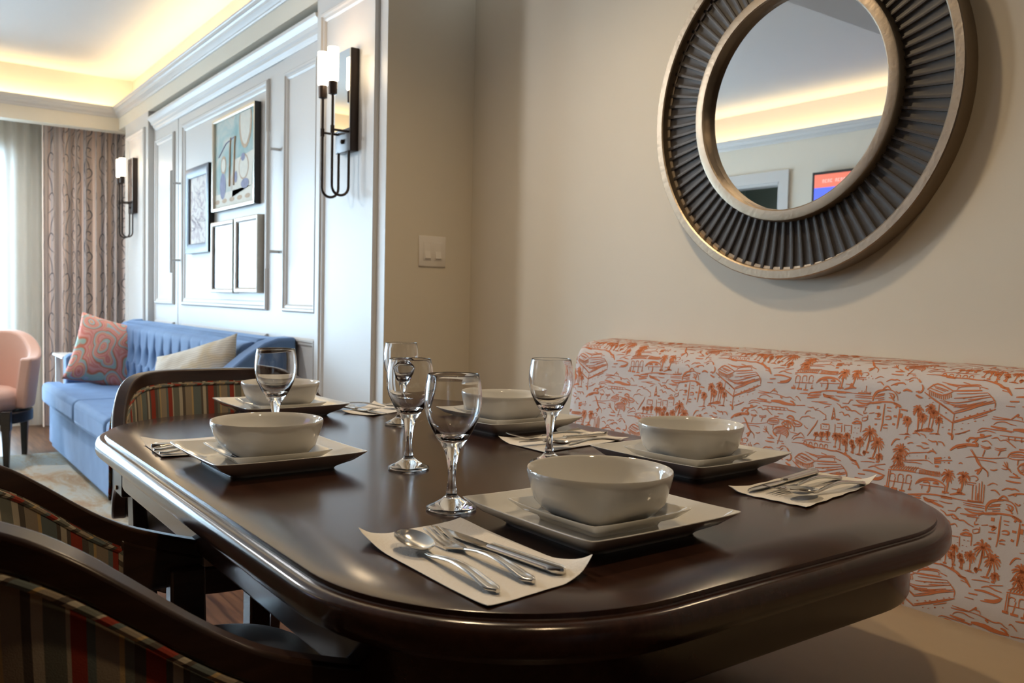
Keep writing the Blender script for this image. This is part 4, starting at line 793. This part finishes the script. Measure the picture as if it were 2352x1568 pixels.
def make_chair(label):
    t = thing('dining_chair', label, 'chair', group='barrel-back striped dining chairs')
    TP = .115   # panel ends
    RH = .037
    w = wrap_piece(0, 1, lambda y, s: ztop(y) - RH, lambda y, s: ztop(y), .006, .030)
    ra_ = w.build('top_rail', M['chairwood'], t, bevel=.009, bseg=3)
    w = wrap_piece(.02, .98, lambda y, s: zbot(y) - .045, lambda y, s: zbot(y), .006, .032)
    for a, b in ((.0, TP), (1 - TP, 1)):
        wrap_piece(a, b, lambda y, s: zbot(y) - .045, lambda y, s: ztop(y) - RH * .6, .006, .032, n=20, mb=w)
    w.build('back_frame', M['chairwood'], t, bevel=.006)
    for s_ in (0, 1):
        pb = wrap_piece(TP - .005, 1 - TP + .005, lambda y, q: zbot(y) - .004, lambda y, q: ztop(y) - RH + .004, .001 if s_ == 0 else -.012, .012, n=90, uv=True, bulge=(.006 if s_ == 0 else -.006))
        if s_ == 0: pb.build('outer_back_panel', M['stripe'], t)
        else: pb.build('inner_back_pad', M['stripe'], t)
    pts = []
    for o_, nm in ((.009, 0), (-.024, 1)):
        pts = []
        for k in range(60):
            q = TP + (1 - 2 * TP) * k / 59; x, y, nr = sh(q); z = ztop(y) - RH - .003; pts.append((x + nr[0] * o_, y + nr[1] * o_ + lean(y, z), z))
        for k in range(60):
            q = 1 - TP - (1 - 2 * TP) * k / 59; x, y, nr = sh(q); z = zbot(y) + .003; pts.append((x + nr[0] * o_, y + nr[1] * o_ + lean(y, z), z))
        pts.append(pts[0]); mb = MB(); mb.tube(pts, .0042, 8, uvw=True); mb.build('piping', M['stripe'], t)
    # seat
    def seat(z, ins, k=0): 
        out = []
        for i in range(60):
            a = 2 * PI * i / 60; c, s_ = math.cos(a), math.sin(a); r = (abs(c) ** 3.2 + abs(s_) ** 3.2) ** (-1 / 3.2)
            out.append(((.245 - ins) * r * c * (1 + .04 * s_), .265 + (.225 - ins) * r * s_, z))
        return out
    s1 = MB(); s1.loft([seat(.445, .03), seat(.45, .006), seat(.490, 0), seat(.525, .002), seat(.545, .02), seat(.560, .06), seat(.570, .12), seat(.574, .20)]); s1.build('seat', M['darkvinyl'], t, angle=70)
    s1 = MB(); s1.loft([seat(.385, .012), seat(.445, .008)]); s1.build('seat_frame', M['chairwood'], t, bevel=.004)
    for sx in (-1, 1):
        L = MB(); rings = []
        for z, x, y, a, b in ((.630, .258, .345, .014, .026), (.50, .252, .345, .016, .027), (.40, .240, .355, .019, .026), (.2, .232, .365, .017, .021), (0, .236, .385, .013, .015)):
            rings.append([(sx * (x + p * a), y + q * b, min(z, 9)) for p, q in ((-1, -1), (1, -1), (1, 1), (-1, 1))])
        L.loft(rings); L.build('leg', M['chairwood'], t, bevel=.004)
        L = MB(); rings = []
        for z, x, y, a, b in ((.515, .185, .040, .018, .016), (.3, .185, .040, .018, .018), (.15, .192, .010, .016, .017), (0, .202, -.040, .012, .013)):
            rings.append([(sx * (x + p * a), y + q * b, z) for p, q in ((-1, -1), (1, -1), (1, 1), (-1, 1))])
        L.loft(rings); L.build('leg', M['chairwood'], t, bevel=.004)
        x, y, nr = sh(.5 + sx * .455); sc_ = MB(); sc_.tube([(x + nr[0] * .006, y, .615), (x + nr[0] * .0095, y, .615)], .005, 12); sc_.build('screw', M['screw'], t)
    return t
ch = make_chair('striped barrel chair nearest the camera, seen from behind in the bottom left corner')
ch.location = (-1.085, .035, 0); ch.rotation_euler = (0, 0, math.radians(1))
dup(ch, 'striped barrel chair facing us at the far end of the table, before the sofa', (-2.375, .715, 0), -PI / 2)

# ------------------------------------------------------------------ banquette
BX0, BX1 = -2.02, 1.2
bq = thing('banquette', 'built-in banquette with orange toile print back and tan vinyl seat', 'bench', (BX0, 1.30, 0))
# back profile by arc length t (y, z): front face up, over the top, to the wall
fy0, fz0, fy1, fz1 = 1.640, .44, 1.703, .865
PF = [(fy0, fz0)]
for k in range(1, 13): PF.append((fy0 + (fy1 - fy0) * k / 12, fz0 + (fz1 - fz0) * k / 12))
cx_, cz_ = 1.765, .868
for k in range(1, 15):
    a = PI - (PI / 2) * k / 14; PF.append((cx_ + .062 * math.cos(a), cz_ + .062 * math.sin(a) + .0015 * k / 14))
PF += [(1.79, .934), (1.82, .937), (YA - .001, .937)]
PL = [0]
for a, b in zip(PF, PF[1:]): PL.append(PL[-1] + math.hypot(b[0] - a[0], b[1] - a[1]))
T0 = math.hypot((.06 / .38) * .0, 0)
def back_surf(s, t):
    """s = world x, t = distance up the face measured from z=.50"""
    d = t + (.5 - fz0) / ((fz1 - fz0) / math.hypot(fy1 - fy0, fz1 - fz0))
    if d < 0 or d > PL[-1] or s < BX0 + .004 or s > BX1: return None
    for i in range(len(PL) - 1):
        if PL[i + 1] >= d: break
    f = (d - PL[i]) / (PL[i + 1] - PL[i]); a, b = PF[i], PF[i + 1]; y = a[0] + (b[0] - a[0]) * f; z = a[1] + (b[1] - a[1]) * f
    dy, dz = b[0] - a[0], b[1] - a[1]; l = math.hypot(dy, dz); n = (0, -dz / l, dy / l)
    e = 0
    dd = s - BX0
    if dd < .045: q = 1 - dd / .045; e = .020 * q * q; z -= .012 * q * q * (1 if z > .88 else 0)
    return (s - BX0, min(y + e, YA - .001) - 1.30, z), n
bk = MB(); NXB = 160
xs = [BX0 + .0045 + .045 * (k / 8) for k in range(9)] + [BX0 + .05 + (BX1 - BX0 - .051) * k / 60 for k in range(1, 61)]
off_t = (.5 - fz0) / ((fz1 - fz0) / math.hypot(fy1 - fy0, fz1 - fz0))
rows_ = []
for x in xs:
    r = [back_surf(x, PL[i] - off_t + (1e-6 if i == 0 else (-1e-6 if i == len(PL) - 1 else 0)))[0] for i in range(len(PL))]
    r = [tuple(q) for q in r] + [(x - BX0, YA - .001 - 1.30, fz0)]
    rows_.append(r)
bk.loft(rows_, True, True)
n_ground = len(bk.f)
strokes = []
for rec in TO.split('|'):
    v = [int(q) for q in rec.split(',')]; strokes.append((v[0] / 1e4, [(v[i] / 1e4, v[i + 1] / 1e4) for i in range(1, len(v), 2)]))
rp = random.Random(3)
for rec in PA.split('|'):
    x, y, s_, bx, by = [int(q) / 1e4 for q in rec.split(',')]
    strokes.append((.0012 if s_ < .012 else .0018, [(x, y - s_ * .1), ((x + bx) / 2 + .001, (y + by) / 2), (bx, by)]))
    strokes.append((.0022, [(bx - s_ * .35, by - .001), (bx + s_ * .35, by - .0005)]))
    n = 15
    for k in range(n):
        a = 2 * PI * k / n + rp.uniform(-.15, .15); L = s_ * rp.uniform(.8, 1.12); c, q = math.cos(a), math.sin(a)
        strokes.append((.0010 + s_ * .025, [(x, y), (x + c * L * .55, y + q * L * .55 + L * .12), (x + c * L, y + q * L - L * .22)]))
    strokes.append((s_ * .2, [(x - s_ * .22, y), (x + s_ * .24, y)]))
ax_, ay_ = .5405, .004; bx_, by_ = .2535, -.1815
for m in range(-2, 3):
    for n in range(-3, 7):
        ox = n * ax_ + m * bx_; oy = m * by_ + n * ay_
        for w_, pts in strokes:
            if pts[0][0] + ox < BX0 - .05 or pts[0][0] + ox > .1 or pts[0][1] + oy < -.09 or pts[0][1] + oy > .56: continue
            q = [(a + ox, b + oy) for a, b in pts]
            ribbon(bk, q, max(w_ * 1.85, .0021), back_surf, .0006, 1, 3)
o = bk.build('backrest', [M['toile'], M['print']], bq, angle=60, recalc=False)
bm = bmesh.new(); bm.from_mesh(o.data); bm.faces.ensure_lookup_table(); bmesh.ops.recalc_face_normals(bm, faces=[f for f in bm.faces if f.material_index == 0]); bm.to_mesh(o.data); bm.free()
# seat cushion
st = MB(); sec = [(1.0, .345), (.985, .36), (.982, .40), (.985, .430), (1.0, .452), (1.03, .466), (1.10, .474), (1.30, .478), (1.55, .474), (1.62, .466), (1.636, .452), (1.640, .43), (1.640, .345)]
st.loft([[(x - BX0, y - 1.30, z) for y, z in sec] for x in (BX0 + .002, BX0 + .02, BX1)], True, True)
st.build('seat', M['vinyl'], bq, angle=50)
pp = MB(); pp.tube([(k * .2, 1.0 - 1.30 - .012, .437) for k in range(0, 17)], .005, 8); pp.build('seat_piping', M['vinyl'], bq)
MB().box(0, BX1 - BX0, 1.03 - 1.30, YA - .02 - 1.30, .09, .344).build('base', M['black'], bq, smooth=False)
MB().box(.02, BX1 - BX0, 1.08 - 1.30, YA - .02 - 1.30, 0, .09).build('plinth', M['darkwood'], bq, smooth=False)

# ------------------------------------------------------------------ blue sofa
SX0, SX1 = -6.42, -3.68
so = thing('sleeper_sofa', 'long blue velvet tufted sofa in front of the white panelled cabinet', 'sofa', (-5.05, 1.15, 0))
O_ = (-5.05, 1.15, 0)
def S(mb): return loc(mb, O_)
base = MB().box(SX0 + .22, SX1 - .10, .885, 1.45, .04, .300).box(SX0 + .01, SX0 + .215, .90, 1.45, .04, .300)
S(base).build('base', M['blue'], so, bevel=.018, bseg=3)
def cushion(poly, z0, z1, name, dome=.02):
    mb = MB(); cx = sum(p[0] for p in poly) / len(poly); cy = sum(p[1] for p in poly) / len(poly)
    mb.loft([[(x, y, z0) for x, y in poly], [(x, y, z1) for x, y in poly]]); S(mb)
    return mb.build(name, M['blue'], so, bevel=.035, bseg=4)
cushion([(SX0 + .005, .855), (-5.27, .855), (-5.27, 1.30), (SX0 + .13, 1.30), (SX0 + .13, .985), (SX0 + .005, .985)], .302, .442, 'seat_cushion')
cushion([(-5.262, .855), (-4.43, .855), (-4.43, 1.30), (-5.262, 1.30)], .302, .445, 'seat_cushion')
cushion([(-4.422, .855), (SX1 - .13, .855), (SX1 - .13, 1.30), (-4.422, 1.30)], .302, .442, 'seat_cushion')
AP = [(1.50, .05), (.99, .05), (.985, .60), (1.0, .622), (1.04, .630), (1.12, .665), (1.20, .72), (1.28, .785), (1.36, .838), (1.42, .858), (1.50, .862)]
for x0, x1 in ((SX0, SX0 + .12), (SX1 - .12, SX1)):
    mb = MB(); mb.loft([[(x, y, z) for y, z in AP] for x in (x0, x1)]); S(mb).build('arm', M['blue'], so, bevel=.014, bseg=3)
bb = MB().box(SX0 + .11, SX1 - .11, 1.36, 1.50, .30, .852); S(bb).build('back_frame', M['blue'], so, bevel=.02, bseg=3)
# tufted back pad
tx0, tx1 = SX0 + .135, SX1 - .135; NT = 14
def tuft(u, v):
    x = tx0 + (tx1 - tx0) * u; zz = .43 + .405 * v
    best = 0; px = (tx1 - tx0) / NT
    d = 0
    for row, zr in enumerate((.52, .66)):
        sx_ = ((x - tx0) / px + (.5 if row else 0)) % 1; dx_ = (min(sx_, 1 - sx_)) * px; dz_ = (zz - zr)
        d += .034 * math.exp(-(dx_ ** 2 + dz_ ** 2) / (2 * .028 ** 2))
    # vertical channels above the top row, half-drop below
    sx_ = ((x - tx0) / px + (.5 if zz > .60 else 0)) % 1; dx_ = min(sx_, 1 - sx_) * px
    fade = smooth((.83 - zz) / .10) if zz > .6 else 1
    d += .013 * math.exp(-(dx_ / .017) ** 2) * fade
    edge = min(1, (1 - v) / .10) ; edge = math.sqrt(max(0, 1 - (1 - edge) ** 2))
    se = min(1, min(u, 1 - u) / .012); se = math.sqrt(max(0, 1 - (1 - se) ** 2))
    y = 1.345 - (.075 - .03 * v) * edge * se + d * edge
    return (x, y, zz)
tf = MB(); tf.slab(lambda u, v: (tuft(u, v), (0, -1, 0)), 320, 44, .01); S(tf)
tf.build('tufted_back', M['blue'], so, angle=80)
px = (tx1 - tx0) / NT; b0 = None
for row, zr in enumerate((.52, .66)):
    for k in range(NT + 1 if not row else NT):
        x = tx0 + (k + (0 if not row else .5)) * px
        if tx0 + .02 < x < tx1 - .02:
            y = tuft((x - tx0) / (tx1 - tx0), (zr - .43) / .405)[1]
            if b0 is None: b0 = bo = MB().lathe([(.0085, -.001), (.008, .002), (.005, .005)], 12).build('button', M['blue'], so)
            else: bo = b0.copy(); COL.objects.link(bo)
            bo.location = (x - O_[0], y - O_[1], zr); bo.rotation_euler = (PI / 2, 0, 0)

def pillow(name, label, mtl, w, h, th, loc_, rot, grp=None):
    mb = MB()
    for sg in (1, -1):
        def fn(u, v, sg=sg):
            a, b = 2 * u - 1, 2 * v - 1
            k = (1 - abs(a) ** 2.6) ** .55 * (1 - abs(b) ** 2.6) ** .55
            pin = 1 - .07 * (1 - abs(b) ** 2) * abs(a) ** 3; pin2 = 1 - .07 * (1 - abs(a) ** 2) * abs(b) ** 3
            return (w / 2 * a * pin, sg * th / 2 * k * (1 + .06 * math.sin(5 * a + 2) * math.cos(4 * b)), h / 2 * b * pin2)
        mb.grid(fn, 28, 28, flip=(sg < 0))
    o = mb.build(name, mtl, None, angle=80)
    bm = bmesh.new(); bm.from_mesh(o.data); bmesh.ops.remove_doubles(bm, verts=bm.verts, dist=.0004); bmesh.ops.recalc_face_normals(bm, faces=bm.faces); bm.to_mesh(o.data); bm.free()
    o.location = loc_; o.rotation_euler = rot; tag(o, label, 'cushion', grp); return o
pillow('throw_pillow', 'large coral and teal paisley pillow leaning at the sofa\'s window end', M['paisley'], .46, .45, .17, (-6.08, 1.21, .640), (math.radians(-12), math.radians(15), math.radians(78)))
pillow('throw_pillow', 'beige woven pillow lying against the tufted sofa back', M['linen'], .56, .38, .15, (-4.03, 1.15, .630), (math.radians(-16), math.radians(-14), math.radians(24)))
# end table beyond the sofa
et = thing('end_table', 'small pale end table between the sofa and the curtain', 'side table', (-6.66, 1.125, 0))
MB().box(-.20, .20, -.14, .14, .585, .605).build('table_top', M['ledge'], et, smooth=False, bevel=.004)
for sx in (-1, 1):
    for sy in (-1, 1): MB().box(sx * .17 - .014, sx * .17 + .014, sy * .11 - .014, sy * .11 + .014, 0, .584).build('leg', M['ledge'], et, smooth=False)

# ------------------------------------------------------------------ blush armchair
ac = thing('armchair', 'blush upholstered tub chair on dark wooden legs at the left edge', 'armchair', (-6.02, .43, 0), math.radians(72))
def tub(u):  # u -1..1 around the back (back toward +y)
    a = u * math.radians(112); return (.335 * math.sin(a), .33 * math.cos(a))
mb = MB()
def tubfn(u, v):
    q = -1 + 2 * u; x, y = tub(q); top = .79 - .15 * smooth((abs(q) - .25) / .65)
    z = .34 + (top - .34) * v; fl = 1 + .10 * v; return (x * fl, y * fl + .03 * v, z), (x / .33, y / .33, 0)
mb.slab(tubfn, 60, 14, .075); mb.build('tub_back', M['pink'], ac, angle=60, bevel=.022, bseg=4)
mb = MB()
def sring(z, k): return [(.27 * k * math.cos(a) * (1), -.02 + .29 * k * math.sin(a), z) for a in [2 * PI * i / 48 for i in range(48)]]
mb.loft([sring(.33, .9), sring(.34, .99), sring(.40, 1), sring(.435, .95), sring(.455, .8), sring(.46, .4)]); mb.build('seat_cushion', M['pink'], ac, angle=70)
mb = MB(); mb.loft([[(.325 * math.cos(a), .01 + .335 * math.sin(a), z) for a in [2 * PI * i / 48 for i in range(48)]] for z in (.262, .325)]); mb.build('seat_rail', M['darkwood'], ac, bevel=.004)
for sx, sy in ((-1, -1), (1, -1), (-1, 1), (1, 1)):
    L = MB(); L.loft([[(sx * .235 + p * w, .01 + sy * .235 + q * w, z) for p, q in ((-1, -1), (1, -1), (1, 1), (-1, 1))] for z, w in ((.34, .026), (.235, .026), (.225, .021), (0, .014))]); L.build('leg', M['darkwood'], ac, bevel=.003)

# ------------------------------------------------------------------ rug, curtains
rg = MB().box(-6.16, -3.25, -1.3, 1.15, .0008, .012); tag(rg.build('area_rug', M['rug'], bevel=.004), 'large mottled beige and rust rug in front of the sofa', 'rug')
DY0, DY1 = .975, 1.66
def fold(s):  # s along fabric 0..1 -> x, y
    y = DY0 + (DY1 - DY0) * s; ph = 2 * PI * (s * 9.5); return -7.335 + .036 * math.sin(ph) + .010 * math.sin(2.3 * ph + 1), y + .012 * math.cos(ph)
NFd = 380; fp = [fold(k / NFd) for k in range(NFd + 1)]; fl_ = [0]
for a, b in zip(fp, fp[1:]): fl_.append(fl_[-1] + math.hypot(b[0] - a[0], b[1] - a[1]))
FL = fl_[-1]
def drape(sd, z):
    if sd < 0 or sd > FL: return None
    lo, hi = 0, NFd
    while hi - lo > 1:
        m = (lo + hi) // 2
        if fl_[m] > sd: hi = m
        else: lo = m
    f = (sd - fl_[lo]) / (fl_[hi] - fl_[lo]); a, b = fp[lo], fp[hi]; dx, dy = b[0] - a[0], b[1] - a[1]; l = math.hypot(dx, dy)
    return (a[0] + dx * f, a[1] + dy * f, z), (dy / l, -dx / l, 0)
dr = MB(); dr.grid(lambda u, v: drape(min(u * FL, FL), .015 + 2.42 * v)[0], NFd, 4, 0, lambda u, v: (u * FL, v))
sp_ = .20
k = 0; s_ = .05; rr_ = random.Random(5)
while s_ < FL - .03:
    z = .05 + rr_.uniform(0, .1); wd = (.022, .034, .028)[k % 3]; per_ = (.20, .30, .16)[k % 3]
    while z < 2.42:
        sg = 1 if int(z / per_) % 2 else -1
        pts = [(s_ - sg * wd, z), (s_ + sg * wd * .6, z + per_ * .12), (s_ + sg * wd, z + per_ * .32), (s_ + sg * wd * .3, z + per_ * .5), (s_ - sg * wd * .7, z + per_ * .42), (s_ - sg * wd * .2, z + per_ * .3)]
        ribbon(dr, pts, .0075, drape, .0015, 1, 4)
        ribbon(dr, [(s_ + sg * wd * .3, z + per_ * .5), (s_, z + per_ * .75), (s_ - sg * wd, z + per_ * 1.0)], .006, drape, .0015, 1, 3)
        z += per_
    s_ += (.105, .085, .12)[k % 3]; k += 1
tag(dr.build('patterned_curtain', [M['drape'], M['scroll']], None, angle=80, recalc=False), 'floor-length striped and scroll-patterned curtain beside the window', 'curtain')
sh_ = MB()
sh_.grid(lambda u, v: (-7.43 + .022 * math.sin(2 * PI * (1.0 - (-1.9)) * u / .085) + .01 * math.sin(40 * u + 2 * v), -1.93 + 2.98 * u, .02 + 2.42 * v), 620, 2)
tag(sh_.build('sheer_curtain', M['sheer'], None, angle=80, recalc=False), 'long white sheer curtain glowing with daylight at the left edge', 'curtain')

# ------------------------------------------------------------------ lights
def area(name, loc_, size, rot, energy, col, spread=PI):
    l = bpy.data.lights.new(name, 'AREA'); l.shape = 'RECTANGLE'; l.size, l.size_y = size; l.energy = energy; l.color = col; l.spread = spread
    o = bpy.data.objects.new(name, l); COL.objects.link(o); o.location = loc_; o.rotation_euler = rot; return o
# daylight outside the window, facing into the room (+X)
area('daylight', (XW - .22, (WY0 + WY1) / 2, 1.10), (2.1, 3.0), (0, -PI / 2, 0), 330, (.52, .77, 1.0))
# LED strips lying in the cove, shining up
WARM = (1.0, .74, .38)
area('cove_led', (-4.85, 1.530, 2.400), (4.6, .05), (PI, 0, 0), 9.5, WARM)
area('cove_led', (-7.18, -.35, 2.400), (.05, 3.6), (PI, 0, 0), 7.5, WARM)
area('cove_led', (-4.85, YO - .06, 2.400), (4.6, .05), (PI, 0, 0), 9.5, WARM)
# recessed downlights; the window one and the right-hand one are added fill
def downlight(x, y, z, label, e=14, col=(1, .70, .38), rad=.05, aim=(0, 0, -1)):
    t = thing('recessed_downlight', label, 'ceiling light', (x, y, z), group='round recessed downlights')
    MB().lathe([(.055, -.0005), (.055, -.004), (.040, -.006), (.038, -.001)], 32).build('trim_ring', M['trimwhite'], t)
    MB().lathe([(.036, -.0015), (.036, -.002)], 24).build('lamp_disc', M['lamp'], t)
    l = bpy.data.lights.new('downlight', 'SPOT'); l.energy = e; l.color = col; l.spot_size = math.radians(150 if aim[0] == 0 else 110); l.spot_blend = .8; l.shadow_soft_size = rad
    o = bpy.data.objects.new('downlight', l); COL.objects.link(o); o.location = (x, y, z - .03); o.rotation_euler = Vector(aim).to_track_quat('-Z', 'Y').to_euler()
downlight(-4.79, -.80, ZC, 'downlight in the high tray ceiling in front of the sofa', 118, (.97, .98, 1), .18, (1, .45, -.85))
downlight(-6.30, .20, ZC, 'added fill lamp at the tray ceiling near the window, brightening the curtain', 75, (.95, .97, 1), .09)  # added lamp, only there to lift the curtain
downlight(-1.72, 1.00, ZS, 'downlight in the low ceiling above the banquette side of the table', 20, (1, .75, .46))
downlight(-.2, .55, ZS, 'added fill lamp in the low ceiling right of the table, brightening the tableware', 12)  # added lamp, fills the near plates and bowls
w = bpy.data.worlds.new('world'); SC.world = w; w.use_nodes = True
w.node_tree.nodes['Background'].inputs[0].default_value = (.72, .85, 1, 1); w.node_tree.nodes['Background'].inputs[1].default_value = 2.5
SC.view_settings.view_transform = 'Standard'; SC.view_settings.look = 'None'; SC.view_settings.gamma = 1; SC.view_settings.use_curve_mapping = False
SC.view_settings.exposure = 0.9
SC.cycles.use_denoising = True; SC.cycles.max_bounces = 9; SC.cycles.diffuse_bounces = 5; SC.cycles.glossy_bounces = 5; SC.cycles.transparent_max_bounces = 10; SC.cycles.transmission_bounces = 9; SC.cycles.adaptive_threshold = .02; SC.cycles.caustics_reflective = False; SC.cycles.caustics_refractive = False
SC.cycles.sample_clamp_indirect = 6
